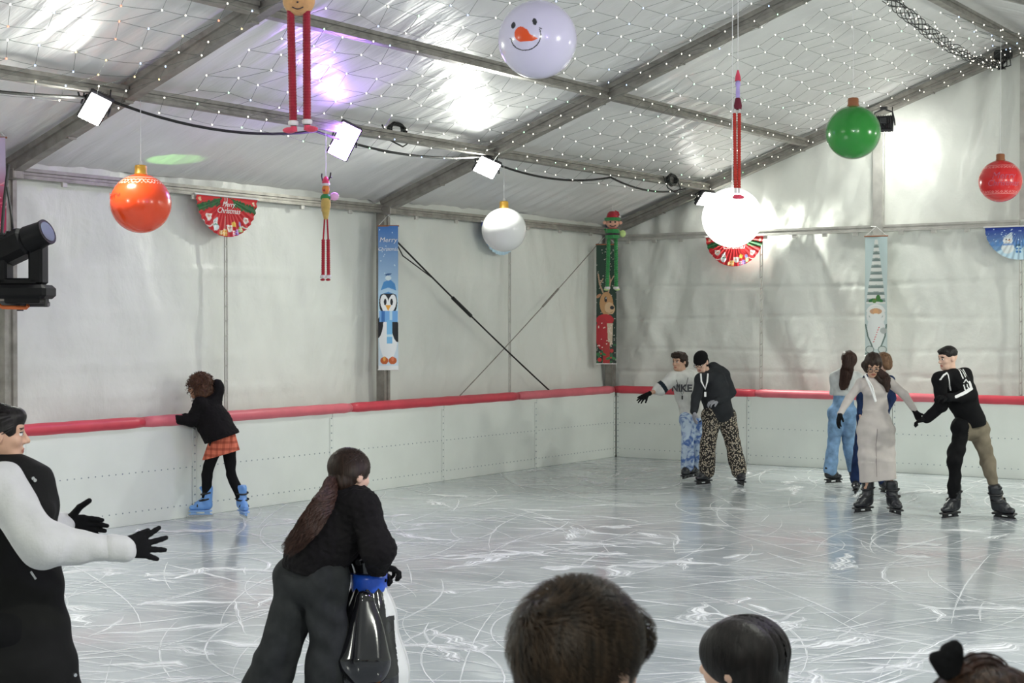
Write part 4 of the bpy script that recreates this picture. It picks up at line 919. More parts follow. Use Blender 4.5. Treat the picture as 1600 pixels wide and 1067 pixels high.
def fuzz(amp, f=90):
    return lambda X, Y, Z: amp * np.sin(f * X + 2 * np.sin(f * .7 * Z)) * np.sin(f * .9 * Y + 1.5 * np.sin(f * .5 * X)) * np.sin(f * 1.1 * Z + 2 * np.sin(f * .6 * Y)) + amp * .6 * np.sin(f * .37 * X + 1) * np.sin(f * .33 * Y + f * .2 * Z)

# skin, cloth and hair colours
def skin(name, c):
    return [pm(name, c, .5, var=.05, vs=30, bump=.05, bs=200), pm(name + '_lips', (c[0] * .75, c[1] * .42, c[2] * .42), .4), pm('eye_dark', (.02, .015, .012), .2), pm('eye_white', (.75, .72, .7), .3), pm('eyebrow', (.03, .02, .015), .8)]
SKIN_A = skin('warm_skin', (.60, .36, .25)); SKIN_B = skin('light_skin', (.72, .47, .36)); SKIN_C = skin('brown_skin', (.40, .215, .13))
def fab(n, c, var=.12, rough=.85, bump=.25, bs=150, sheen=.0, **k): return pm(n, c, rough, var=var, vs=12, bump=bump, bs=bs, sheen=sheen, spec=.12, bd=.004, **k)
M_BLK = fab('black_fabric', (.008, .008, .009)); M_BLKF = fab('black_teddy_fleece', (.010, .009, .010), bs=60, bump=.9); M_CHAR = fab('charcoal_trousers', (.030, .032, .034), .25)
M_GLOVE = fab('black_knit_glove', (.008, .008, .009), bs=260); M_GGREY = fab('grey_knit_glove', (.30, .30, .33), bs=260)
def hairmat(n, c, c2=None):
    m, N, L, B = newmat(n); tc = N.new('ShaderNodeTexCoord'); mp = N.new('ShaderNodeMapping'); mp.inputs['Scale'].default_value = (60, 60, 8); L.new(tc.outputs['Object'], mp.inputs[0])
    nn = N.new('ShaderNodeTexNoise'); nn.inputs['Scale'].default_value = 1.5; nn.inputs['Detail'].default_value = 3; L.new(mp.outputs[0], nn.inputs[0])
    r = N.new('ShaderNodeValToRGB'); e = r.color_ramp.elements; e[0].position = .3; e[1].position = .7; e[0].color = (*[x * .55 for x in c], 1); e[1].color = (*(c2 or [x * 1.6 for x in c]), 1)
    L.new(nn.outputs[0], r.inputs[0]); L.new(r.outputs[0], B.inputs['Base Color']); B.inputs['Roughness'].default_value = .52; B.inputs['Specular IOR Level'].default_value = .28; b = N.new('ShaderNodeBump'); b.inputs['Strength'].default_value = .6; b.inputs['Distance'].default_value = .004; L.new(nn.outputs[0], b.inputs['Height']); L.new(b.outputs[0], B.inputs['Normal'])
    return m
H_BLACK = hairmat('black_hair', (.010, .008, .008)); H_DARK = hairmat('dark_brown_hair', (.022, .012, .008)); H_BROWN = hairmat('brown_hair', (.038, .017, .012)); H_CURL = hairmat('curly_brown_hair', (.050, .022, .012), (.11, .045, .022)); H_LIGHT = hairmat('light_brown_hair', (.14, .075, .04))

class Head:
    def __init__(s, c, f, up=(0, 0, 1), sc=1.0):
        s.c = np.asarray(c, float); s.f = nrm(f); s.x = nrm(np.cross(s.f, up)); s.u = np.cross(s.x, s.f); s.s = sc; s.ax = np.array([s.x, s.f, s.u])
    def p(s, x, y, z): return s.c + s.s * (x * s.x + y * s.f + z * s.u)
    def e(s, x, y, z, rx, ry, rz, **k): return E_(s.p(x, y, z), np.array([rx, ry, rz]) * s.s, s.ax, **k)
    def k_(s, a, b, ra, rb=None, **k): return P_(s.p(*a), s.p(*b), ra * s.s, (ra if rb is None else rb) * s.s, **k)
    def prims(s):
        return [s.e(0, -.012, .028, .076, .096, .090), s.e(0, .022, -.038, .060, .068, .070, k=.03), s.k_((-.025, .055, -.085), (.025, .055, -.085), .026, k=.03), s.e(0, .068, -.092, .020, .018, .018, k=.02),
                s.e(0, .060, .035, .056, .030, .035, k=.02), s.e(-.040, .062, -.022, .020, .018, .018, k=.02), s.e(.040, .062, -.022, .020, .018, .018, k=.02),
                s.e(-.030, .096, .008, .017, .014, .011, sub=True, k=.010), s.e(.030, .096, .008, .017, .014, .011, sub=True, k=.010), s.e(-.030, .078, .007, .014, .012, .012, k=.003), s.e(.030, .078, .007, .014, .012, .012, k=.003),
                s.k_((0, .088, .012), (0, .108, -.022), .007, .011, k=.010), s.k_((-.011, .095, -.027), (.011, .095, -.027), .008, k=.008),
                s.e(0, .088, -.054, .022, .010, .0065, k=.006), s.e(0, .086, -.066, .018, .010, .006, k=.006),
                s.e(-.076, -.008, -.005, .010, .020, .032, k=.008), s.e(.076, -.008, -.005, .010, .020, .032, k=.008)]
    def mats(s, C):
        q = (C - s.c) @ s.ax.T / s.s; x, y, z = q[:, 0], q[:, 1], q[:, 2]; mi = np.zeros(len(C), np.int32); fr = y > .06
        ax_ = np.abs(x)
        mi[fr & (((ax_ - .030) / .016) ** 2 + ((z - .006) / .0075) ** 2 < 1)] = 3
        mi[fr & (((ax_ - .030) / .0075) ** 2 + ((z - .006) / .0075) ** 2 < 1)] = 2
        mi[fr & (((ax_ - .030) / .017) ** 2 + ((z - .014) / .003) ** 2 < 1)] = 2
        mi[fr & (((ax_ - .032) / .022) ** 2 + ((z - .030 + .15 * (ax_ - .03)) / .005) ** 2 < 1)] = 4
        mi[fr & (y > .075) & ((x / .024) ** 2 + ((z + .060) / .012) ** 2 < 1)] = 1
        return mi
def hand(Wp, d, n, th, sc=1.0, curl=.3, spread=.5, g=1.0, thumb=.7, tl=1.0):
    """Palm, four bent fingers of unequal length and a thumb on the side th; n is where the palm faces."""
    d = nrm(d); n = nrm(np.asarray(n, float) - (np.asarray(n) @ d) * d); l = nrm(np.asarray(th, float) - (np.asarray(th) @ d) * d - (np.asarray(th) @ n) * n); Wp = np.asarray(Wp, float); o = []
    offs = (.030, .010, -.010, -.028); lens = (.070, .078, .072, .056)
    for of, ln in zip(offs, lens):
        kn = Wp + sc * (d * (.088 - 3 * of * of * 5) + l * of); o.append(P_(Wp + sc * (d * .012 + l * of * .55), kn, .0155 * sc * g, .0125 * sc * g, k=.012)); v = nrm(d + l * of * spread * 14); c = curl * .5; p = kn
        for q, fr in enumerate((.45, .30, .25)):
            dv = nrm(v * math.cos(c) + n * math.sin(c)); e = p + dv * ln * fr * sc; o.append(P_(p, e, (.0100 - .0008 * q) * sc * g, (.0092 - .0010 * q) * sc * g, k=.004)); p = e; c += curl
    b = Wp + sc * (d * .028 + l * .024); v = nrm(d * (1 - thumb * .5) + l * thumb + n * .25); e1 = b + v * .045 * sc * tl; v2 = nrm(v + d * .35 + n * curl * .3); e2 = e1 + v2 * .034 * sc * tl
    o += [P_(Wp + sc * d * .01, b, .017 * sc * g, .0155 * sc * g, k=.012), P_(b, e1, .0145 * sc * g, .011 * sc * g, k=.008), P_(e1, e2, .0108 * sc * g, .009 * sc * g, k=.004)]
    return o

class Pose:
    def __init__(s, name, D, fx, label, cat='person'):
        s.D = D; s.root = W(fx, 533, D) * V3(1, 1, 0); s.o = empty(name, s.root, YAW, label, cat); s.J = {}; s.nm = name
    def __call__(s, px, py, dy=0.0):
        v = W(px, py, s.D + dy) - s.root; return V3(v @ RT, v @ FH, v[2])
    def body(s, hd, sk, sc=1.0, h=.007, hands=True, arm=1.0, slim=1.0):
        J = s.J; cf = J['cf']; mid = (J['Sl'] + J['Sr']) / 2; pr = []
        pr += [P_(mid + (J['P'] - mid) * .22, mid + (J['P'] - mid) * .62, .125 * sc * slim, .105 * sc * slim, fl=(cf, .72), k=.05), P_(J['Hl'] * .9 + J['Hr'] * .1, J['Hr'] * .9 + J['Hl'] * .1, .095 * sc * slim, k=.05), P_(mid + (J['P'] - mid) * .6, J['P'], .105 * sc * slim, .11 * sc * slim, fl=(cf, .78), k=.05),
               P_(J['Sl'], J['Sr'], .050 * sc, k=.04), P_(J['N'], hd.p(0, -.02, -.05), .050 * sc, .046 * sc, k=.025)]
        pr += hd.prims()
        for q in 'lr':
            pr += [P_(J['S' + q], J['E' + q], .044 * sc * arm, .034 * sc * arm), P_(J['E' + q], J['W' + q], .034 * sc * arm, .023 * sc * arm), P_(J['H' + q], J['K' + q], .078 * sc, .050 * sc, k=.03), P_(J['K' + q], J['A' + q] + V3(0, 0, .0), .050 * sc, .033 * sc), P_(J['A' + q], J['A' + q] + J['T' + q] * .07 - V3(0, 0, .04), .032 * sc, .022 * sc)]
            if hands: pr += [dict(p, ra=p['ra'] * .8, rb=p['rb'] * .8, k=.005) for p in J['hand' + q]]
        s.hd = hd
        V, F = sdf(pr, h, .02); C = V[F].mean(1)
        return mesh_obj('body', V, F, sk, s.o, True, hd.mats(C))
    def top(s, m, ra=.06, rf=.05, rw=.04, rc=.16, rh=.17, flat=.74, hem=None, extra=(), h=.009, cuts=(), disp=None, matfn=None, name='jacket', sleeve=1.0, k=.035, label=None, neck=.058):
        J = s.J; mid = (J['Sl'] + J['Sr']) / 2; hem = J['P'] if hem is None else hem; cf = J['cf']
        pr = [P_(mid + (hem - mid) * .15, mid + (hem - mid) * .5, rc, (rc + rh) / 2, fl=(cf, flat), k=.05), P_(mid + (hem - mid) * .5, hem, (rc + rh) / 2, rh, fl=(cf, flat), k=.05), P_(J['Sl'], J['Sr'], ra * 1.1, k=.04), P_(mid, J['N'], ra * 1.05, neck, k=.03)]
        for q in 'lr':
            e = J['W' + q] if sleeve >= 1 else J['E' + q] + (J['W' + q] - J['E' + q]) * max(0, sleeve)
            pr += [P_(J['S' + q], J['E' + q], ra, (ra + rf) / 2, k=k)]
            if sleeve > 0: pr += [P_(J['E' + q], e, (ra + rf) / 2, rw, k=k * .7)]
        return part(name, pr + list(extra), m, s.o, h, .03, disp or folds(.010, 10, len(s.nm) % 7 + 1), cuts, matfn, label)
    def trousers(s, m, rhip=.12, rt=.09, rk=.07, ra=.055, h=.009, name='trousers', disp=None, matfn=None, low=None, flat=.85, cuts=(), extra=()):
        J = s.J; pr = [P_(J['Hl'], J['Hr'], rhip, k=.04), P_(J['P'] + V3(0, 0, .02), (J['Hl'] + J['Hr']) / 2, rhip * 1.02, fl=(J['cf'], flat), k=.04)]
        for q in 'lr':
            a = J['A' + q]; pr += [P_(J['H' + q], J['K' + q], rt, rk, k=.02), P_(J['K' + q], a + (J['K' + q] - a) * .03 - V3(0, 0, (low or 0)), rk, ra, k=.015)]
        return part(name, pr + list(extra), m, s.o, h, .02, disp or folds(.009, 11, len(s.nm)), list(cuts), matfn)
    def gloves(s, m, which='lr', h=.0045, cuffr=.030, label=None):
        for q in which:
            J = s.J; d = nrm(J['W' + q] - J['E' + q]); pr = [dict(p, ra=p['ra'] * 1.12, rb=p['rb'] * 1.12) for p in J['hand' + q]] + [P_(J['W' + q] - d * .035, J['W' + q] + d * .015, cuffr, .024, k=.01)]
            part('glove', pr, m, s.o, h, .006, label=label)
    def skates(s, m, m2, which='lr', h=.007, shaft=.15, sz=1.0, ups=None, straps=True):
        for q in which:
            A = s.J['A' + q]; t = s.J['T' + q]; t = nrm(V3(t[0], t[1], t[2])); u = V3(0, 0, 1) if ups is None or q not in ups else nrm(ups[q]); u = nrm(u - (u @ t) * t); sd = np.cross(t, u)
            g = lambda x, y, z: A + sz * (t * x + sd * y + u * z)
            pr = [P_(g(-.022, 0, shaft), g(-.018, 0, .0), .062 * sz, .058 * sz, k=.02), P_(g(-.03, 0, -.045), g(.06, 0, -.045), .047 * sz, .046 * sz, fl=(u, .9), k=.03), P_(g(.05, 0, -.055), g(.145, 0, -.063), .046 * sz, .036 * sz, fl=(u, .8), k=.03),
                  P_(g(-.012, 0, .02), g(.08, 0, -.03), .05 * sz, .042 * sz, k=.02), P_(g(.01, 0, shaft * .9), g(.05, 0, shaft * 1.05), .030 * sz, .018 * sz, k=.02)]
            b = part('ice_skate', pr, m, s.o, h, .02, cuts=[(g(0, 0, -.095), -u), (g(0, 0, shaft + .035), u)])
            mb = MB(); ax = np.array([t, sd, u])
            mb.box(g(.055, 0, -.100), (.26 * sz, .075 * sz, .018 * sz), ax, bev=.006); mb.box(g(-.02, 0, -.118), (.06 * sz, .03 * sz, .035 * sz), ax); mb.box(g(.13, 0, -.118), (.06 * sz, .03 * sz, .035 * sz), ax); mb.box(g(.055, 0, -.137), (.26 * sz, .018 * sz, .014 * sz), ax, bev=.004)
            mb.build('blade_holder', m2, b); mb = MB(); mb.box(g(.055, 0, -.154), (.285 * sz, .004, .026 * sz), ax, bev=.0015); mb.build('blade', M_STEEL, b)
            for z, xx in ((.10, -.02), (.03, .0)) if straps else ():
                mb = MB(); mb.tube([g(xx + .068 * math.cos(a_), .066 * math.sin(a_), z - .015 * math.cos(a_)) for a_ in np.linspace(-2.2, 2.2, 14)], .010 * sz, 6); mb.box(g(xx + .02, -.066, z), (.035, .014, .022), ax, bev=.004); mb.build('strap', M_BLACK, b)
            mb = MB(); mb.tube([g(.085 + .0 * a_, .050 * math.sin(a_), -.05 + .040 * math.cos(a_)) for a_ in np.linspace(-1.6, 1.6, 12)], .009 * sz, 6); mb.build('strap', M_BLACK, b)
    def set(s, **k):
        for a, v in k.items(): s.J[a] = np.asarray(v, float) if not isinstance(v, list) else v
    def onice(s, q, z=.167): s.J['A' + q][2] = z
def ribbons(name, paths, wd, mat, parent, nfn=None):
    """Flat hair strands; every path is an (n,3) array, nfn gives the surface normal at a point."""
    P = []; F = []
    for pts in paths:
        pts = np.asarray(pts); n = len(pts); T = np.gradient(pts, axis=0); b = len(P)
        N_ = np.array([nfn(p) for p in pts]) if nfn else np.tile(V3(0, -1, 0), (n, 1)); S_ = np.cross(T, N_); S_ /= np.linalg.norm(S_, axis=1)[:, None] + 1e-9
        for i in range(n):
            w_ = wd * (1 - .8 * (i / (n - 1)) ** 2) / 2; P.append(pts[i] - S_[i] * w_); P.append(pts[i] + S_[i] * w_)
        for i in range(n - 1): F.append((b + 2 * i, b + 2 * i + 1, b + 2 * i + 3, b + 2 * i + 2))
    return mesh_obj(name, P, np.array(F), mat, parent, True)
def tail_paths(guide, radii, n, wave=.0, seed=1, m=14, wf=30):
    r = random.Random(seed); out = []; guide = [np.asarray(g, float) for g in guide]; G = np.array(guide); L_ = len(G) - 1
    for i in range(n):
        a = r.uniform(0, 2 * PI); rr = math.sqrt(r.random()); s0 = r.uniform(0, .25) * (r.random() < .3); s1 = r.uniform(.8, 1.0); pts = []; ph = r.uniform(0, 6)
        for t in np.linspace(s0, s1, m):
            q = t * L_; j = min(int(q), L_ - 1); f = q - j; c = G[j] * (1 - f) + G[j + 1] * f; R_ = radii[j] * (1 - f) + radii[j + 1] * f; d = nrm(G[j + 1] - G[j]); x, y, _ = frame(d)
            pts.append(c + x * (math.cos(a) * rr * R_ + wave * math.sin(wf * t + ph)) + y * (math.sin(a) * rr * R_ + wave * math.cos(wf * t * .9 + ph)))
        out.append(pts)
    return out
# ------------------------------------------------------------------ the skaters
M_BOOTB = pm('black_skate_shell', (.012, .013, .018), .38, bump=.1, bs=40, spec=.6); M_HOLD = pm('black_blade_holder', (.015, .015, .018), .4); M_BOOTBL = pm('pale_blue_skate_shell', (.16, .36, .78), .35, bump=.05, spec=.6); M_HOLDB = pm('blue_blade_holder', (.30, .5, .85), .4)

# girl with curly hair leaning on the boards
p = Pose('person', 15.80, 345, 'curly-haired girl in black hooded jacket and plaid skirt leaning on the boards')
p.set(H=p(310, 605, .02), N=p(322, 624, .02), Sl=p(313, 631, -.10), Sr=p(324, 632, .16), El=p(299, 657, -.13), Er=p(308, 655, .06), Wl=p(277, 655.5, -.19), Wr=p(287, 653, -.08), P=p(349, 690, -.06), Hl=p(338, 695, -.08), Hr=p(357, 693, -.02), Kl=p(323, 741, -.14), Kr=p(361, 740, -.05), Al=p(321, 778, -.10), Ar=p(378, 778, -.08), Tl=(-1, -.12, 0), Tr=(.45, -.9, 0), cf=(-.85, .35, -.35))
p.onice('l'); p.onice('r')
p.J['handl'] = hand(p.J['Wl'], (-1, -.15, .02), (0, 0, -1), (0, 1, 0), .9, .5); p.J['handr'] = hand(p.J['Wr'], (-1, -.4, 0), (0, 0, -1), (0, 1, 0), .9, .5)
hd = Head(p.J['H'], (-.93, -.30, -.12), sc=.95); p.body(hd, SKIN_C, .85)
p.gloves(M_GLOVE)
p.top(M_BLKF, ra=.066, rf=.060, rw=.046, rc=.165, rh=.200, flat=.90, hem=p(350, 690, -.06), disp=fuzz(.006), cuts=[(p(348, 684.5, 0), (.32, 0, -.95))], name='hooded_jacket', extra=[E_(p(340, 608, .06), (.072, .09, .105), k=.04), P_(p(333, 625, .03), p(318, 622, .02), .085, .07, k=.04)])
plaid, N, L, B = newmat('orange_plaid'); tc = N.new('ShaderNodeTexCoord'); prev = None
for ax_, sc_ in (('X', 12), ('Z', 12)):
    w_ = N.new('ShaderNodeTexWave'); w_.bands_direction = ax_; w_.inputs['Scale'].default_value = sc_ * .4; w_.inputs['Distortion'].default_value = .6; L.new(tc.outputs['Object'], w_.inputs[0]); r = N.new('ShaderNodeValToRGB'); e = r.color_ramp.elements
    e[0].position = .25; e[1].position = .4; e[0].color = (.55, .40, .36, 1); e[1].color = (1, 1, 1, 1); L.new(w_.outputs[0], r.inputs[0]); mx = N.new('ShaderNodeMix'); mx.data_type = 'RGBA'; mx.blend_type = 'MULTIPLY'; mx.inputs[0].default_value = .75
    if prev: L.new(prev, mx.inputs[6])
    else: mx.inputs[6].default_value = (.72, .19, .11, 1)
    L.new(r.outputs[0], mx.inputs[7]); prev = mx.outputs[2]
L.new(prev, B.inputs['Base Color']); B.inputs['Roughness'].default_value = .85
part('plaid_skirt', [P_(p(349, 676, -.06), p(348, 722, -.06), .115, .210, fl=((0, 1, 0), .92))], plaid, p.o, .008, disp=lambda X, Y, Z: .007 * np.sin(np.arctan2(Y + .05, X - .02) * 15), cuts=[(p(348, 710, 0), (.27, 0, -.96))])
p.trousers(M_BLK, .085, .072, .055, .040, name='tights')
part('hair', [hd.e(.0, -.03, .045, .130, .130, .115), hd.e(.075, -.03, -.06, .075, .095, .10, k=.04), hd.e(-.075, -.03, -.06, .075, .095, .10, k=.04), hd.e(0, -.09, -.05, .11, .08, .11, k=.04), hd.e(0, .135, -.02, .055, .072, .075, sub=True, k=.02)], H_CURL, p.o, .007, disp=fuzz(.012, 75))
R_ = random.Random(3); pts_ = []
for i in range(420):
    v = nrm([R_.gauss(0, 1), R_.gauss(-.25, .8), R_.gauss(0, .9)]); c = hd.p(v[0] * .13, -.03 + v[1] * .13, .01 + v[2] * .14); q = []; x_, y_, _ = frame(hd.ax.T @ v); ph = R_.uniform(0, 6); d = hd.ax.T @ v * .010 + V3(0, 0, -.004)
    for t in range(9): q.append(c + d * t * .55 + .008 * (x_ * math.cos(ph + t * 1.5) + y_ * math.sin(ph + t * 1.5)))
    pts_.append(q)
ribbons('curls', pts_, .007, H_CURL, p.o)
p.skates(M_BOOTBL, M_HOLDB, sz=.92)

# boy in the white sweatshirt, arm out
p = Pose('person', 19.5, 1081, 'boy in white lettered sweatshirt and bleached jeans stretching out one arm')
p.set(H=p(1062, 565, 0), N=p(1068, 585, 0), Sl=p(1053, 591, -.05), Sr=p(1087, 590, .10), El=p(1031, 608, -.10), Er=p(1097, 620, .10), Wl=p(1012, 616, -.22), Wr=p(1095, 648, 0), P=p(1082, 650, .03), Hl=p(1075, 655, 0), Hr=p(1090, 655, .05), Kl=p(1074.5, 694, -.05), Kr=p(1088, 693, .05), Al=p(1074, 733, 0), Ar=p(1087, 731, .2), Tl=(-.45, -.9, 0), Tr=(-.6, -.8, 0), cf=(-.4, -.9, 0))
p.onice('l'); p.onice('r')
p.J['handl'] = hand(p.J['Wl'], (-.85, -.2, -.5), (.2, .8, -.6), (.3, -.3, -1), 1.0, .25, .8); p.J['handr'] = hand(p.J['Wr'], (0, 0, -1), (-1, 0, 0), (0, -1, 0), 1, .4)
hd = Head(p.J['H'], (-.72, -.66, -.10), sc=1.02); p.body(hd, SKIN_A, 1.0)
p.gloves(M_GLOVE)
M_SW = fab('white_sweatshirt', (.72, .72, .69)); M_SWD = fab('dark_sleeve_band', (.02, .03, .04))
e_, s_ = p.J['El'], p.J['Sl']; dd_ = nrm(e_ - s_)
def mf(C, e_=e_, dd_=dd_): t = (C - e_) @ dd_; r = np.linalg.norm(C - e_, axis=1); return ((t > -.07) & (t < -.015) & (r < .18) & (C[:, 0] < e_[0] + .12)).astype(np.int32)
p.top([M_SW, M_SWD], ra=.085, rf=.085, rw=.06, rc=.175, rh=.17, hem=p(1083, 648, .03), sleeve=.28, matfn=mf, h=.008, name='sweatshirt', cuts=[(p(1083, 652, 0), (0, 0, -1))])
zc = p(1074, 606, 0); nx = nrm(V3(-.4, -.9, 0)); rzt = math.atan2(-nx[0], nx[1]) + PI
def chestwarp(c): return Vector((c.x, c.y, -.035 * (c.x / .16) ** 2 * 3))
M_INKD = pm('dark_print', (.07, .07, .08), .7)
text_mesh('NIKE', .125, 'lettering', M_INKD, p.o, p(1071, 606, 0) + nx * .186, (PI / 2, 0, -.42), ext=.002, offset=.004, warp=lambda c: Vector((c.x * 1.0, c.y, -1.9 * c.x * c.x + c.z)))
mb = MB(); mb.tube([p(1056, 590, -.12), p(1060, 605, -.19), p(1066, 617, -.21), p(1071, 606, -.20), p(1075, 590, -.12)], .004, 5); mb.box(p(1066, 621, -.215), (.02, .008, .05)); mb.build('necklace', M_BLACK, p.o)
M_TIE, N, L, B = newmat('bleached_denim'); tc = N.new('ShaderNodeTexCoord'); n_ = N.new('ShaderNodeTexNoise'); n_.inputs['Scale'].default_value = 9; n_.inputs['Detail'].default_value = 2; n_.inputs['Distortion'].default_value = 1.2; r = N.new('ShaderNodeValToRGB'); e = r.color_ramp.elements
e[0].position = .42; e[1].position = .56; e[0].color = (.10, .19, .48, 1); e[1].color = (.58, .70, .85, 1); L.new(tc.outputs['Object'], n_.inputs[0]); L.new(n_.outputs[0], r.inputs[0]); L.new(r.outputs[0], B.inputs['Base Color']); B.inputs['Roughness'].default_value = .85
p.trousers(M_TIE, .115, .092, .080, .082, low=-.01)
part('hair', [hd.e(0, -.018, .042, .090, .106, .088), hd.e(0, .055, .085, .075, .055, .040, k=.03), hd.e(0, -.07, -.03, .07, .05, .06, k=.03), hd.e(0, .135, -.03, .066, .060, .070, sub=True, k=.01)], H_DARK, p.o, .006, disp=fuzz(.007, 70))
p.skates(M_BOOTB, M_HOLD, sz=.95, straps=False, shaft=.06)

# girl in the beanie and leopard trousers
p = Pose('person', 18.85, 1127, 'person in black beanie, dark hoodie and leopard-print trousers looking down')
p.set(H=p(1096, 566, -.08), N=p(1106, 585, 0), Sl=p(1095, 592, -.14), Sr=p(1131, 586, .10), El=p(1088, 618, -.16), Er=p(1142, 613, -.02), Wl=p(1084, 642, -.22), Wr=p(1121, 627, -.20), P=p(1123, 645, .02), Hl=p(1112, 651, -.02), Hr=p(1135, 650, .04), Kl=p(1107, 692, -.06), Kr=p(1145, 692, 0), Al=p(1104, 736, 0), Ar=p(1155, 736, -.03), Tl=(-.75, -.6, 0), Tr=(.15, -1, 0), cf=(-.55, -.8, -.1))
p.onice('l'); p.onice('r')
p.J['handl'] = hand(p.J['Wl'], (.05, -.1, -1), (1, .2, 0), (-.3, -1, 0), 1.0, .3); p.J['handr'] = hand(p.J['Wr'], (-.9, -.4, -.15), (0, .3, -1), (0, -1, .4), 1.0, .6)
hd = Head(p.J['H'], (-.50, -.72, -.50), sc=1.0); p.body(hd, SKIN_B, 1.0)
p.gloves(M_GGREY)
M_HOOD = fab('dark_grey_hoodie', (.030, .032, .036)); p.top(M_HOOD, ra=.066, rf=.062, rw=.046, rc=.160, rh=.190, flat=.80, hem=p(1122, 642, 0), name='hoodie', extra=[P_(p(1114, 573, .05), p(1126, 578, .08), .065, .05, k=.03), P_(p(1098, 587, -.08), p(1118, 578, .06), .05, .06, k=.03)])
mb = MB(); mb.tube([p(1095, 584, -.20), p(1096, 596, -.27), p(1102, 608, -.27), p(1105, 596, -.26), p(1106, 584, -.17)], .011, 5); mb.box(p(1102, 616, -.27), (.025, .008, .06)); mb.build('lanyard', M_STR, p.o)
M_LEO, N, L, B = newmat('leopard_print'); tc = N.new('ShaderNodeTexCoord'); v_ = N.new('ShaderNodeTexVoronoi'); v_.inputs['Scale'].default_value = 50; v_.inputs['Randomness'].default_value = 1; L.new(tc.outputs['Object'], v_.inputs[0]); r = N.new('ShaderNodeValToRGB'); e = r.color_ramp.elements
e[0].position = .24; e[1].position = .44; e[0].color = (.30, .21, .12, 1); e[1].color = (.014, .011, .010, 1); q_ = r.color_ramp.elements.new(.30); q_.color = (.62, .56, .46, 1); q_ = r.color_ramp.elements.new(.37); q_.color = (.62, .56, .46, 1); L.new(v_.outputs['Distance'], r.inputs[0]); L.new(r.outputs[0], B.inputs['Base Color']); B.inputs['Roughness'].default_value = .85
p.trousers(M_LEO, .130, .108, .098, .098, low=-.005)
part('beanie', [hd.e(0, -.012, .060, .086, .104, .084), hd.e(0, .02, .035, .083, .085, .045, k=.02)], M_BLK, p.o, .006, cuts=[(hd.p(0, 0, .022), -hd.u - .25 * hd.f)])
part('hair', [hd.e(0, -.03, -.01, .080, .085, .09), hd.e(0, .11, -.02, .068, .075, .09, sub=True, k=.01)], H_BLACK, p.o, .007)
mb = MB()
for x in (-.03, .03): mb.tube([hd.p(x + .024 * math.cos(t), .108, .004 + .018 * math.sin(t)) for t in np.linspace(0, 2 * PI, 16)], .003, 5)
mb.tube([hd.p(-.006, .112, .008), hd.p(.006, .112, .008)], .003, 5)
for x in (-.055, .055): mb.tube([hd.p(x, .105, .01), hd.p(x * 1.42, .0, .012)], .003, 5)
mb.build('glasses', M_BLACK, p.o)
p.skates(M_BOOTB, M_HOLD, sz=1.0, straps=False, shaft=.05)

# woman with long hair and light jeans, seen from behind
p = Pose('person', 18.9, 1312, 'long-haired woman in grey-white top and light blue jeans seen from behind')
p.set(H=p(1325, 563, 0), N=p(1323, 584, 0), Sl=p(1305, 590, .02), Sr=p(1339, 588, .04), El=p(1303, 612, .10), Er=p(1348, 612, .10), Wl=p(1318, 618, .30), Wr=p(1360, 628, .15), P=p(1316, 636, 0), Hl=p(1307, 645, 0), Hr=p(1326, 645, 0), Kl=p(1303, 688, .02), Kr=p(1325, 686, .05), Al=p(1297, 738, .0), Ar=p(1334, 738, .15), Tl=(.9, .45, 0), Tr=(.5, .85, 0), cf=(.1, 1, 0))
p.onice('l'); p.onice('r')
p.J['handl'] = hand(p.J['Wl'], (.6, .8, 0), (0, 0, -1), (1, 0, 0), .9, .4); p.J['handr'] = hand(p.J['Wr'], (.8, .3, -.4), (0, 0, -1), (0, -1, 0), .9, .4)
hd = Head(p.J['H'], (-.15, .98, -.05), sc=.98); p.body(hd, SKIN_B, .92)
M_TOPG = fab('pale_grey_knit', (.58, .60, .60)); p.top(M_TOPG, ra=.060, rf=.058, rw=.045, rc=.145, rh=.145, hem=p(1318, 614, 0), name='sweater', cuts=[(p(1318, 618, 0), (0, 0, -1))])
M_JEAN = fab('light_blue_denim', (.20, .33, .52), .35); p.trousers(M_JEAN, .115, .098, .080, .080, extra=[P_(p(1318, 622, 0), p(1317, 640, 0), .125, .135, fl=((0, 1, 0), .8), k=.03)], low=-.01, name='jeans')
part('hair', [hd.e(0, -.02, .03, .092, .112, .098), P_(hd.p(0, -.075, .0), p(1318, 600, -.12), .078, .050, fl=((0, 1, 0), .6), k=.04), P_(p(1323, 580, -.11), p(1317, 606, -.13), .075, .03, fl=((0, 1, 0), .5), k=.04), hd.e(0, .12, -.02, .07, .07, .10, sub=True, k=.01)], H_BROWN, p.o, .007, disp=lambda X, Y, Z: .003 * np.sin(90 * X))
ribbons('loose_strands', tail_paths([p(1326, 556, -.10), p(1324, 580, -.15), p(1318, 610, -.14)], [.07, .075, .045], 240, .003, 4), .006, H_BROWN, p.o)
p.skates(M_BOOTB, M_HOLD, sz=.95, straps=False, shaft=.04)

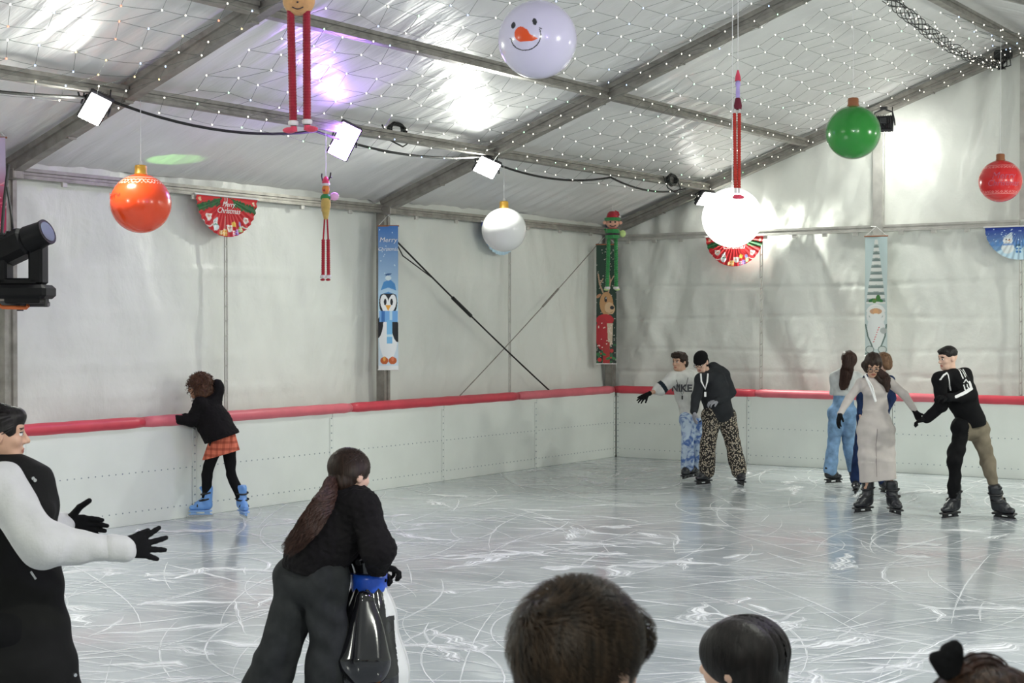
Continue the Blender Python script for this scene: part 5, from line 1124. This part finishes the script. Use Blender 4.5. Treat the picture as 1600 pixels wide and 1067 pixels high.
# partly hidden companion
p = Pose('person', 17.75, 1358, 'light-brown-haired person in dark blue denim half hidden behind the grey dress')
p.set(H=p(1379, 566, .02), N=p(1374, 588, 0), Sl=p(1356, 594, 0), Sr=p(1390, 594, 0), El=p(1345, 622, .05), Er=p(1392, 622, .05), Wl=p(1343, 645, -.05), Wr=p(1385, 645, -.05), P=p(1362, 645, 0), Hl=p(1352, 652, 0), Hr=p(1372, 652, 0), Kl=p(1343, 700, 0), Kr=p(1378, 702, 0), Al=p(1338, 752, 0), Ar=p(1381, 758, 0), Tl=(-.3, -.95, 0), Tr=(.3, -.95, 0), cf=(-.2, -1, 0))
p.onice('l'); p.onice('r')
p.J['handl'] = hand(p.J['Wl'], (0, 0, -1), (1, 0, 0), (0, -1, 0), .9, .4); p.J['handr'] = hand(p.J['Wr'], (0, 0, -1), (-1, 0, 0), (0, -1, 0), .9, .4)
hd = Head(p.J['H'], (-.55, .8, -.1), sc=.92); p.body(hd, SKIN_B, .88)
M_NAVY = fab('dark_blue_denim', (.016, .030, .085), .3); p.top(M_NAVY, ra=.055, rf=.050, rw=.04, rc=.13, rh=.135, name='denim_jacket')
p.trousers(M_NAVY, .105, .085, .072, .070, name='jeans'); part('hair', [hd.e(0, -.018, .038, .092, .110, .092), hd.e(0, -.08, -.03, .075, .05, .08, k=.03), hd.e(0, .125, -.02, .066, .07, .085, sub=True, k=.01)], H_LIGHT, p.o, .007, disp=fuzz(.004, 80))
p.skates(M_BOOTB, M_HOLD, sz=.9, straps=False, shaft=.04)

# woman in the long grey dress
p = Pose('person', 16.1, 1376, 'woman in long pale grey ribbed dress and glasses holding hands, looking down')
p.set(H=p(1364, 570, -.06), N=p(1367, 594, 0), Sl=p(1345, 599, -.02), Sr=p(1389, 597, .02), El=p(1327, 622, -.06), Er=p(1413, 617, -.03), Wl=p(1313, 645, -.15), Wr=p(1430, 643, -.06), P=p(1369, 662, .02), Hl=p(1357, 672, 0), Hr=p(1381, 672, .04), Kl=p(1354, 715, -.06), Kr=p(1385, 717, -.02), Al=p(1354, 770, -.02), Ar=p(1395, 774, -.12), Tl=(-.80, -.55, 0), Tr=(.2, -.98, 0), cf=(-.15, -1, -.1))
p.onice('l'); p.onice('r')
p.J['handl'] = hand(p.J['Wl'], (-.25, -.1, -1), (1, .2, 0), (0, -1, 0), 1.0, .25); p.J['handr'] = hand(p.J['Wr'], (.45, -.05, -.9), (.6, .6, .3), (0, -1, 0), .95, .7)
hd = Head(p.J['H'], (-.12, -.80, -.58), sc=1.0); p.body(hd, SKIN_A, .92)
p.gloves(M_GLOVE)
M_DRESS = fab('pale_grey_knit_dress', (.56, .515, .49), .05, bs=220)
pr = [P_((p(1345, 599, 0) + p(1389, 597, 0)) / 2 + V3(0, 0, -.06), p(1368, 632, 0), .125, .118, fl=((0, 1, 0), .74), k=.05), P_(p(1368, 632, 0), p(1368, 668, .0), .118, .165, fl=((0, 1, 0), .80), k=.05), P_(p(1368, 668, 0), p(1371, 716, 0), .168, .150, fl=((0, 1, 0), .82), k=.05), P_(p(1370, 714, 0), p(1372, 765, -.02), .150, .150, fl=((0, 1, 0), .8), k=.04),
      P_(p.J['Sl'], p.J['Sr'], .056, k=.04), P_(p(1367, 600, 0), p.J['N'] + V3(0, 0, .02), .062, .054, k=.03), P_(p(1357, 612, -.07), p(1378, 612, -.06), .062, k=.04)]
for q in 'lr': pr += [P_(p.J['S' + q], p.J['E' + q], .050, .043, k=.03), P_(p.J['E' + q], p.J['W' + q], .043, .033, k=.02), P_(p.J['H' + q], p.J['K' + q], .108, .078, k=.07), P_(p.J['K' + q], p.J['K' + q] * .3 + p.J['A' + q] * .7, .078, .066, k=.06)]
part('long_dress', pr, M_DRESS, p.o, .008, disp=lambda X, Y, Z: .004 * np.sin(52 * Z + 3 * np.sin(7 * X)) * (Z > .55) * (Z < 1.1) + .003 * np.sin(17 * X + 9 * Z + 2 * np.sin(11 * Z)), cuts=[(p(1372, 750, 0), (.12, 0, -1))])
mb = MB(); mb.tube([p(1371, 670, -.148), p(1369, 695, -.143), p(1370, 745, -.14)], .003, 5); mb.build('seam', pm('seam_grey', (.30, .26, .26), .9), p.o)
mb = MB(); mb.tube([p(1351, 585, -.12), p(1360, 605, -.17), p(1368, 628, -.17)], .010, 5); mb.tube([p(1352, 585, -.11), p(1363, 604, -.175), p(1369, 627, -.165)], .008, 5); mb.build('lanyard', M_STR, p.o)
part('hair', [hd.e(0, -.018, .040, .090, .108, .088), hd.e(.062, .02, .0, .034, .05, .075, k=.02), hd.e(-.062, .01, .02, .030, .05, .05, k=.02), P_(hd.p(.085, -.02, -.02), p(1387, 604, -.10), .040, .028, k=.03), P_(p(1386, 590, -.10), p(1387, 611, -.12), .034, .016, k=.03), hd.e(0, .125, -.035, .056, .062, .075, sub=True, k=.01)], H_DARK, p.o, .006, disp=lambda X, Y, Z: .0025 * np.sin(110 * X + 20 * Z))
ribbons('loose_strands', tail_paths([hd.p(.09, -.03, .03), p(1386, 590, -.10), p(1387, 612, -.13)], [.035, .04, .02], 160, .003, 4), .006, H_BROWN, p.o)
mb = MB()
for x in (-.03, .03): mb.tube([hd.p(x + .024 * math.cos(t), .108, .002 + .019 * math.sin(t)) for t in np.linspace(0, 2 * PI, 16)], .003, 5)
for x in (-.055, .055): mb.tube([hd.p(x, .105, .01), hd.p(x * 1.42, .0, .012)], .003, 5)
mb.build('glasses', M_BLACK, p.o)
p.skates(M_BOOTB, M_HOLD, sz=1.02)
HANDP5 = p.J['Wr'] 

# young man in the track jacket
p = Pose('person', 15.7, 1521, 'young man in black track jacket with white stripes leaning to hold her hand')
p.set(H=p(1481, 560, 0), N=p(1487, 583, 0), Sl=p(1469, 592, -.10), Sr=p(1506, 586, .12), El=p(1471, 633, -.10), Er=p(1516, 617, -.10), Wl=p(1447, 655, -.02), Wr=p(1481, 621, -.24), P=p(1518, 660, .02), Hl=p(1503, 668, -.03), Hr=p(1528, 668, .05), Kl=p(1492, 718, -.10), Kr=p(1543, 720, .0), Al=p(1490, 772, -.02), Ar=p(1560, 776, -.10), Tl=(-.78, -.6, 0), Tr=(.55, -.83, 0), cf=(-.75, -.55, -.25))
p.onice('l'); p.onice('r')
p.J['handl'] = hand(p.J['Wl'], (-1, .0, -.25), (-.2, -.3, -1), (0, -1, 0), 1.0, .7); p.J['handr'] = hand(p.J['Wr'], (-1, -.2, .05), (0, .3, -1), (0, -1, .3), 1.0, .6)
hd = Head(p.J['H'], (-.93, -.30, -.18), sc=1.0); p.body(hd, SKIN_B, 1.0)
p.gloves(M_GLOVE)
M_WS = fab('white_stripes', (.78, .78, .78)); Sr, Er, Sl, El, N_ = p.J['Sr'], p.J['Er'], p.J['Sl'], p.J['El'], p.J['N']
STRIPES = [([(1496, 575), (1499, 590)], .9), ([(1501, 573), (1504, 588)], .9), ([(1506, 573), (1509, 587)], .9), ([(1500, 597), (1504, 592), (1508, 597)], .8), ([(1483, 618), (1499, 612), (1511, 606), (1511, 597)], 2.3),
           ([(1461, 592), (1467, 585), (1474, 582)], 1.2), ([(1475, 584), (1478, 596), (1482, 609)], 1.0), ([(1500, 601), (1501, 608)], .9), ([(1505, 600), (1506, 605)], .9)]
def mf(C, p=p):
    mi = np.zeros(len(C), np.int32); front = (C[:, 1] < (Sr[1] + Sl[1]) / 2 + .05)
    for pl, wpx in STRIPES:
        q = [p(x, y) for x, y in pl]
        for u, v in zip(q[:-1], q[1:]):
            ax_, az, bx, bz = u[0], u[2], v[0], v[2]; L2 = (bx - ax_) ** 2 + (bz - az) ** 2; t = np.clip(((C[:, 0] - ax_) * (bx - ax_) + (C[:, 2] - az) * (bz - az)) / L2, 0, 1)
            mi[front & (np.hypot(C[:, 0] - ax_ - t * (bx - ax_), C[:, 2] - az - t * (bz - az)) < wpx / 150)] = 1
    return mi
p.top([M_BLK, M_WS], ra=.072, rf=.064, rw=.045, rc=.155, rh=.160, flat=.80, hem=p(1517, 656, .0), h=.006, matfn=mf, name='track_jacket', label='black jacket with white shoulder stripes', cuts=[(p(1515, 668, 0), (.25, 0, -1))])
M_KHAKI = fab('olive_trouser_cloth', (.20, .17, .125)); xs = p(1508, 670, 0)[0]
def mf2(C): return ((C[:, 0] - xs) > -.30 * (C[:, 2] - .95) * 0 + np.where(C[:, 2] < .85, (.85 - C[:, 2]) * .05, 0)).astype(np.int32)
p.trousers([M_BLK, M_KHAKI], .118, .090, .072, .050, matfn=mf2, disp=folds(.014, 12, 3), extra=[E_(p(1486, 702, -.06), (.035, .06, .07), k=.03), E_(p(1546, 703, 0), (.04, .06, .075), k=.03)], name='cargo_trousers')
part('hair', [hd.e(0, -.014, .052, .083, .100, .078), hd.e(0, .055, .088, .060, .040, .024, k=.02), hd.e(0, .145, -.02, .085, .068, .075, sub=True, k=.006)], H_BLACK, p.o, .005, disp=fuzz(.003, 120), cuts=[(hd.p(0, -.02, .018), -hd.u)])
p.skates(M_BOOTB, M_HOLD, sz=1.05, ups=dict(r=(-.25, 0, 1)))

# girl pushing the penguin skating aid
p = Pose('person', 7.2, 480, 'long-ponytailed woman in black fleece jacket and charcoal trousers pushing the penguin aid')
p.set(H=p(548, 742, 0), N=p(543, 776, -.02), Sl=p(520, 795, .14), Sr=p(566, 793, -.12), El=p(550, 868, .18), Er=p(590, 858, -.17), Wl=p(574, 892, .10), Wr=p(590, 884, -.06), P=p(490, 888, .02), Hl=p(470, 905, .06), Hr=p(506, 905, -.04), Kl=p(446, 990, .03), Kr=p(513, 990, -.03), Al=p(404, 1112, .10), Ar=p(514, 1115, .0), Tl=(.7, .7, 0), Tr=(.75, .65, 0), cf=(.60, .45, -.65))
p.onice('l'); p.onice('r')
p.J['handl'] = hand(p.J['Wl'], (.8, .2, -.15), (0, 0, -1), (.2, -.8, 0), .95, .8); p.J['handr'] = hand(p.J['Wr'], (.75, .35, -.2), (0, 0, -1), (-.3, .9, 0), .95, .8)
hd = Head(p.J['H'], (.66, .72, -.18), sc=.98); p.body(hd, SKIN_B, .95, h=.006)
p.gloves(M_GLOVE, h=.004)
p.top(M_BLKF, ra=.078, rf=.076, rw=.055, rc=.155, rh=.150, flat=.84, hem=p(488, 876, .0), disp=fuzz(.0055, 85), h=.007, name='fleece_jacket', extra=[P_(p(540, 803, 0), p(505, 850, 0), .155, .160, k=.05), E_(p.J['Er'], (.074, .074, .074), k=.03)], cuts=[(p(486, 893, 0), nrm(V3(-.18, 0, -.98)))])
p.trousers(M_CHAR, .130, .112, .092, .125, h=.008, disp=folds(.011, 13, 4), name='wide_trousers')
part('hair', [hd.e(0, -.018, .036, .090, .110, .094), hd.e(0, -.06, -.045, .070, .055, .05, k=.03), hd.e(0, .125, -.035, .070, .070, .095, sub=True, k=.01), hd.e(.088, .0, -.012, .020, .024, .030, sub=True, k=.008)], H_DARK, p.o, .005, disp=lambda X, Y, Z: .0012 * np.sin(260 * X + 60 * Z))
def nf(q, c=hd.c): return nrm(q - c)
R_ = random.Random(8); paths = []
knot = hd.p(0, -.115, -.035)
for i in range(900):
    u = nrm([R_.gauss(0, 1), R_.gauss(.1, 1), abs(R_.gauss(.25, .8)) - .25]); q0 = V3(u[0] * .092, u[1] * .112 - .018, u[2] * .096 + .036)
    if q0[1] > .06 and q0[2] < .06: continue
    q = []
    kl = V3(0, -.118, -.035)
    for t in np.linspace(0, 1, 7):
        v = q0 * (1 - t) + kl * t; c = V3(0, -.018, .036); w_ = v - c; rr = math.sqrt((w_[0] / .091) ** 2 + (w_[1] / .111) ** 2 + (w_[2] / .095) ** 2) + 1e-6; v = c + w_ / rr * (1.015 + .01 * R_.random()); q.append(hd.p(*v))
    paths.append(q)
ribbons('combed_hair', paths, .0035, H_DARK, p.o, nf)
mb = MB(); mb.lathe([(.016, -.012), (.024, 0), (.016, .012)], knot, 14, ax=frame(nrm(p(500, 790, -.14) - knot))); mb.build('hair_tie', M_BLACK, p.o)
G_ = [knot, p(512, 775, -.16), p(500, 795, -.22), p(480, 825, -.235), p(462, 846, -.22), p(445, 862, -.20)]
part('ponytail_core', [P_(G_[i], G_[i + 1], r0, r1, k=.02) for i, (r0, r1) in enumerate(((.018, .020), (.020, .026), (.026, .024), (.024, .014), (.014, .005)))], H_BROWN, p.o, .006, disp=lambda X, Y, Z: .004 * np.sin(120 * (X + Z)))
ribbons('ponytail', tail_paths(G_, [.020, .036, .046, .048, .042, .030], 700, .010, 2, 22, 22), .0040, H_BROWN, p.o)
p.skates(M_BOOTB, M_HOLD, sz=1.0, straps=False, shaft=.05)
# penguin skating aid
M_PBLK = pm('glossy_black_vinyl', (.006, .006, .008), .12, spec=.7, coat=.4); M_PWHT = pm('glossy_white_vinyl', (.75, .77, .74), .2, spec=.6); M_PBLU = pm('blue_vinyl_scarf', (.02, .10, .62), .3, spec=.5); M_PORG = pm('orange_vinyl', (.85, .30, .03), .3)
a = Pose('skating_aid', 7.28, 576, 'black and white penguin-shaped skating aid with blue scarf under her hands', 'skating aid'); A_ = a.o
def z_(z): return V3(0, 0, z)
part('penguin_body', [P_(z_(.14), z_(.34), .185, .180, k=.05), P_(z_(.34), z_(.60), .180, .125, k=.06), P_(z_(.6), z_(.78), .118, .074, k=.05)], [M_PBLK, M_PWHT], A_, .007, matfn=lambda C: ((C[:, 0] * .92 + C[:, 1] * .38) > .095 - .05 * (C[:, 2] > .62)).astype(np.int32), disp=lambda X, Y, Z: .004 * np.cos(np.arctan2(Y, X) * 10) - .002, cuts=[(z_(.03), (0, 0, -1))])
part('penguin_head', [E_(z_(.915), (.095, .095, .105)), P_(z_(.8), z_(.88), .07, .08, k=.03)], [M_PBLK, M_PWHT], A_, .006, matfn=lambda C: ((C[:, 0] > .055) & (np.abs(C[:, 1]) < .06) & (C[:, 2] < .95)).astype(np.int32))
part('beak', [P_((.085, .02, .90), (.108, .03, .885), .024, .010)], M_PORG, A_, .005)
for s_ in (-1, 1):
    part('flipper', [P_((-.005, s_ * .115, .70), (-.002, s_ * .175, .43), .045, .126, fl=((0, 1, 0), .55), k=.03)], M_PBLK, A_, .006, disp=lambda X, Y, Z: .004 * np.cos((X - .02) * 55))
    part('foot', [P_((-.02, s_ * .10, .05), (.16, s_ * .13, .04), .06, .05, fl=((0, 0, 1), .7))], M_PORG, A_, .007, cuts=[(z_(.0), (0, 0, -1))])
    mb = MB(); mb.tube([(-.02, s_ * .07, .90), (-.02, s_ * .14, .89), (-.035, s_ * .17, .885)], .016, 8); mb.build('handle', M_PBLK, A_)
    mb = MB(); mb.ball((.078, s_ * .035, .945), .014, 10, 8); mb.build('eye', M_PBLK, A_)
mb = MB(); mb.lathe([(.078, .722), (.088, .724), (.0885, .745), (.086, .765), (.0885, .785), (.088, .806), (.07, .81)], n=36); mb.build('scarf', M_PBLU, A_)
mb = MB(); mb.cyl((0, 0, .0), (0, 0, .045), .21, .20, n=32); mb.build('base', M_PBLK, A_)

# woman at the left edge with both arms reaching forward
p = Pose('person', 6.0, 20, 'dark-haired woman in long black vest and pale fleece reaching out gloved hands at left')
p.set(H=p(-1, 679, 0), N=p(-10, 722, .02), Sl=p(-2, 762, -.19), Sr=p(8, 758, .20), El=p(66, 848, -.30), Er=p(52, 838, .26), Wl=p(190, 857, -.20), Wr=p(97, 818, .55), P=p(6, 960, 0), Hl=p(6, 985, -.10), Hr=p(10, 985, .10), Kl=p(25, 1130, -.12), Kr=p(15, 1130, .12), Al=p(15, 1240, -.14), Ar=p(5, 1240, .14), Tl=(.98, .1, 0), Tr=(.98, .1, 0), cf=(.95, .25, 0))
p.onice('l'); p.onice('r')
p.J['handl'] = hand(p.J['Wl'], (.86, .5, .02), (-.3, .95, 0), (.1, .2, 1), 1.1, .12, 1.1, thumb=.35); p.J['handr'] = hand(p.J['Wr'], (1, .25, -.12), (0, -.9, -.3), (.5, -.1, 1), 1.15, .10, .1, thumb=1.0, tl=1.45)
hd = Head(p.J['H'], (.93, .34, -.05), sc=1.0); p.body(hd, SKIN_A, 1.08, h=.0055)
p.gloves(M_GLOVE, h=.004)
M_FLE = fab('pale_grey_fleece', (.60, .60, .60), .05, bs=70, bump=.5, sheen=.4); M_VEST = fab('black_quilted_vest', (.012, .012, .012), bs=40)
J = p.J; pr = [P_(J['Sl'], J['Sr'], .085, k=.05), P_(p(0, 790, 0), p(5, 880, 0), .17, .17, fl=((1, 0, 0), .8), k=.05), P_(p(-4, 750, 0), J['N'] + z_(.035), .085, .078, k=.03), P_(J['N'] + z_(.02), J['N'] + z_(.055) + V3(.01, 0, 0), .080, .068, k=.01)]
for q, f0, f1, f2 in (('l', .092, .080, .050), ('r', .092, .080, .050)): pr += [P_(J['S' + q], J['E' + q], f0, f1, k=.05), P_(J['E' + q], J['W' + q], f1, f2, k=.04)]
part('fleece_sweater', pr, M_FLE, p.o, .007, disp=folds(.014, 10, 2)); 
for q in 'lr': d = nrm(J['W' + q] - J['E' + q]); part('cuff', [P_(J['W' + q] - d * .035, J['W' + q] + d * .004, .053, .050)], M_FLE, p.o, .006)
pr = [P_(p(8, 790, 0), p(10, 900, 0), .195, .200, fl=((0, 1, 0), .90), k=.05), P_(p(10, 900, 0), p(18, 1080, 0), .205, .265, fl=((0, 1, 0), .9), k=.05), P_(J['N'] + z_(-.03), p(12, 770, 0), .10, .17, k=.05), P_(p(26, 738, -.03), p(55, 800, -.10), .05, .06, k=.05), P_(p(26, 738, .08), p(55, 800, .12), .05, .06, k=.05), P_(J['N'] + z_(.0), p(20, 735, 0), .075, .06, k=.02)]
for s_ in (-1, 1): pr += [E_(p(-4, 800, s_ * .30), (.145, .15, .20), sub=True, k=.02)]
part('long_vest', pr, M_VEST, p.o, .008, disp=lambda X, Y, Z: .004 * np.cos(Z * 42) - .003 + .003 * np.sin(18 * X + 11 * Z), cuts=[(p(20, 1063, 0), (-.12, 0, -1))])
mb = MB(); [mb.cyl(p(px, py, dy), p(px, py, dy) + V3(.008, -.01, 0), .007, n=8) for px, py, dy in ((50, 747, -.12), (116, 1054, -.10), (53, 750, -.12))]; mb.tube([p(48, 893, -.20), p(56, 905, -.20)], .005, 5); mb.build('studs', M_STEEL, p.o)
p.trousers(M_BLK, .13, .10, .085, .08, h=.010)
part('hair', [hd.e(0, -.022, .036, .089, .110, .092), hd.e(0, .062, .075, .060, .038, .034, k=.025), hd.e(0, -.075, -.03, .075, .055, .06, k=.03), hd.e(0, .125, -.040, .074, .068, .088, sub=True, k=.008), hd.e(.092, .012, -.028, .032, .040, .050, sub=True, k=.008), E_(hd.p(0, -.14, .0), .05, k=.02)], H_BLACK, p.o, .005)
R_ = random.Random(9); paths = []
for i in range(700):
    u = nrm([R_.gauss(0, 1), R_.gauss(0, 1), abs(R_.gauss(.25, .8)) - .2]); q0 = V3(u[0] * .09, u[1] * .11 - .02, u[2] * .093 + .036); q = []
    if q0[1] > .05 and q0[2] < .07: continue
    for t in np.linspace(0, 1, 7):
        v = q0 * (1 - t) + V3(0, -.13, -.01) * t; c = V3(0, -.022, .036); w_ = v - c; rr = math.sqrt((w_[0] / .090) ** 2 + (w_[1] / .111) ** 2 + (w_[2] / .093) ** 2) + 1e-6; q.append(hd.p(*(c + w_ / rr * 1.012)))
    paths.append(q)
ribbons('combed_hair', paths, .0035, H_BLACK, p.o, lambda q, c=hd.c: nrm(q - c)); p.skates(M_BOOTB, M_HOLD)

# ------------------------------------------------------------------ spectators whose heads show at the bottom
def spectator(D, px, py, f, label, coat, sk, sc=1.0, hs=1.0):
    p = Pose('person', D, px, label); H = p(px, py, 0); hd = Head(H, f, sc=hs); f2 = nrm(V3(f[0], f[1], 0)); x = nrm(np.cross(f2, (0, 0, 1))); N0 = H - V3(0, 0, .17) - f2 * .02; hz = H[2]
    p.set(H=H, N=N0, P=N0 - z_(.52), cf=f2)
    for q, s_ in (('l', -1), ('r', 1)):
        S_ = N0 + x * s_ * .17 * sc - z_(.06); p.set(**{'S' + q: S_, 'E' + q: S_ + x * s_ * .05 - z_(.26) - f2 * .02, 'W' + q: S_ + x * s_ * .02 - z_(.48) + f2 * .12, 'H' + q: N0 + x * s_ * .09 - z_(.58), 'K' + q: N0 * V3(1, 1, 0) + x * s_ * .10 + z_(hz * .31) + f2 * .02, 'A' + q: N0 * V3(1, 1, 0) + x * s_ * .11 + z_(.09), 'T' + q: f2})
        p.J['hand' + q] = hand(p.J['W' + q], (f2 * .3 - z_(1)), -x * s_, f2, 1, .4)
    p.body(hd, sk, sc, h=.008); p.top(coat, ra=.07, rf=.06, rw=.045, rc=.16 * sc, rh=.17 * sc, h=.012, name='jacket'); p.trousers(M_CHAR, .12, .09, .07, .06, h=.012)
    for q in 'lr': A = p.J['A' + q]; part('shoe', [P_(A + f2 * -.02 - z_(.045), A + f2 * .16 - z_(.05), .045, .04), P_(A, A - z_(.03), .05, .045)], M_BLK, p.o, .01, cuts=[(z_(.004), (0, 0, -1))])
    return p, hd
def cap_hair(p, hd, m, R3, c, n, flow, wd, ln, seed, lift=.012, skip=None, segs=6, jitter=.25):
    """Strands over the skull ellipsoid R3 centred at c (head frame); flow(v) gives the combing direction."""
    R_ = random.Random(seed); c = np.asarray(c); R3 = np.asarray(R3); paths = []
    for i in range(n):
        u = nrm([R_.gauss(0, 1), R_.gauss(0, 1), R_.gauss(0, 1)])
        if skip and skip(c + u * R3): continue
        q = []; v = c + u * R3; L_ = ln * R_.uniform(.6, 1.15); jj = V3(*[R_.gauss(0, jitter) for _ in range(3)])
        for t in range(segs):
            q.append(hd.p(*v)); d = nrm(flow(v)) + jj; nn = nrm((v - c) / R3 ** 2); d = nrm(d - (d @ nn) * nn); v = v + d * L_ / segs; w_ = v - c; rr = math.sqrt((w_ / R3 @ (w_ / R3))); v = c + w_ / rr * (1 + lift / .09 * (t + 1) / segs)
        paths.append(q)
    return ribbons('hair_strands', paths, wd, m, p.o, lambda q: nrm(q - hd.p(*c)))
# short-haired boy
p, hd = spectator(2.10, 905, 1040, (.55, .82, -.06), 'boy with short tousled dark brown hair seen from behind, large at the bottom', fab('dark_red_jacket', (.16, .012, .02)), SKIN_B, 1.0, .93)
part('hair', [hd.e(0, -.012, .036, .084, .106, .088), hd.e(0, -.055, -.035, .072, .052, .050, k=.03), hd.e(.01, .086, .040, .058, .032, .048, k=.03), hd.e(.0, .14, -.055, .072, .075, .09, sub=True, k=.01), hd.e(.088, .012, -.045, .024, .032, .045, sub=True, k=.008), hd.e(-.088, .012, -.045, .024, .032, .045, sub=True, k=.008)], H_DARK, p.o, .005, disp=fuzz(.0025, 110))
wh = V3(-.015, -.070, .098)
def flow(v):
    d = v - wh; r = np.linalg.norm(d); return np.cross(V3(0, -.55, .8), d) * (1.3 if r < .07 else .5) + d * .9 + V3(0, .02, -.03)
H_P9 = hairmat('warm_brown_hair', (.012, .008, .005), (.060, .037, .022))
sk = lambda v: (v[1] > .07 and v[2] < .05) or v[2] < -.055 or (abs(v[0]) > .055 and v[1] > -.02 and v[2] < -.02)
cap_hair(p, hd, H_P9, (.087, .109, .091), (0, -.012, .036), 9000, flow, .0016, .055, 3, .014, sk, 7, .20)
cap_hair(p, hd, H_DARK, (.080, .080, .085), (0, -.03, -.005), 3000, lambda v: V3(v[0] * .3, .1, -1), .0015, .03, 5, .006, lambda v: v[1] > .02 or v[2] > .03 or v[2] < -.075, 5, .2)
cap_hair(p, hd, H_P9, (.060, .036, .050), (.01, .086, .040), 900, lambda v: V3(.8, .5, -.4), .0018, .05, 8, .02, None, 6, .3)
# girl with dark parted hair
p, hd = spectator(3.50, 1156, 1038, (-.82, .56, -.05), 'girl with smooth centre-parted black hair at the bottom, facing left', fab('dark_blue_jacket', (.02, .03, .07)), SKIN_B, .88, .90)
part('hair', [hd.e(.040, -.016, .034, .052, .108, .090, k=.012), hd.e(-.040, -.016, .034, .052, .108, .090, k=.012), hd.e(0, -.06, -.04, .080, .060, .06, k=.03), hd.e(0, -.016, .032, .07, .1, .091, k=.01), hd.e(0, .128, -.030, .062, .066, .080, sub=True, k=.01)], H_BLACK, p.o, .005)
cap_hair(p, hd, H_BLACK, (.0945, .112, .0935), (0, -.016, .034), 5200, lambda v: V3(np.sign(v[0]) * .6, -.7, -.8), .0022, .09, 6, .002, lambda v: (v[1] > .06 and v[2] < .06) or v[2] < -.05, 7, .05)
# person with a bun
p, hd = spectator(2.05, 1538, 1184, (-.25, .96, -.1), 'person with brown hair in a bun and black bow in the bottom right corner', fab('dark_grey_coat', (.04, .04, .045)), SKIN_B, .9, 1.0)
part('hair', [hd.e(0, -.018, .036, .086, .108, .090), hd.e(0, -.07, -.03, .075, .055, .06, k=.03), hd.e(0, .125, -.035, .070, .070, .09, sub=True, k=.01)], H_BROWN, p.o, .005)
cap_hair(p, hd, hairmat('bun_hair', (.03, .014, .009), (.09, .045, .025)), (.088, .110, .091), (0, -.018, .036), 2600, lambda v: V3(0, -.01, .12) - v, .002, .07, 6, .003, lambda v: v[1] > .06 and v[2] < .05, 7, .06)
B0 = p(1531, 1052, -.0); part('hair_bun', [E_(B0 + V3(.0, 0, .004), (.034, .032, .024)), E_(B0 + V3(-.02, -.01, .002), (.02, .02, .018), k=.01)], H_BROWN, p.o, .004, disp=lambda X, Y, Z: .0015 * np.sin(np.arctan2(Z - B0[2], X - B0[0]) * 9))
ribbons('bun_strands', [[B0 + V3(.036 * math.cos(t + a_) * c_, -.03 * s__, .026 * math.sin(t + a_) * c_ + .004) for t in np.linspace(0, 2.6, 9)] for a_ in np.linspace(0, 6.2, 40) for c_, s__ in ((1.0, .4), (.85, .8), (.6, 1.0))], .0025, H_BROWN, p.o)
b1 = p(1481, 1036, -.01); part('hair_bow', [P_(b1 + V3(.012, 0, -.022), b1 + V3(.004, 0, .012), .010, .016, k=.004), P_(b1 + V3(-.004, 0, -.01), b1 + V3(-.016, 0, .006), .011, .010, k=.004), P_(b1 + V3(.0, 0, .0), b1 + V3(.010, 0, .020), .012, .010, k=.004), P_(b1 + V3(.014, 0, -.02), B0, .012, .012, k=.005)], M_BLK, p.o, .004, disp=fuzz(.002, 150))
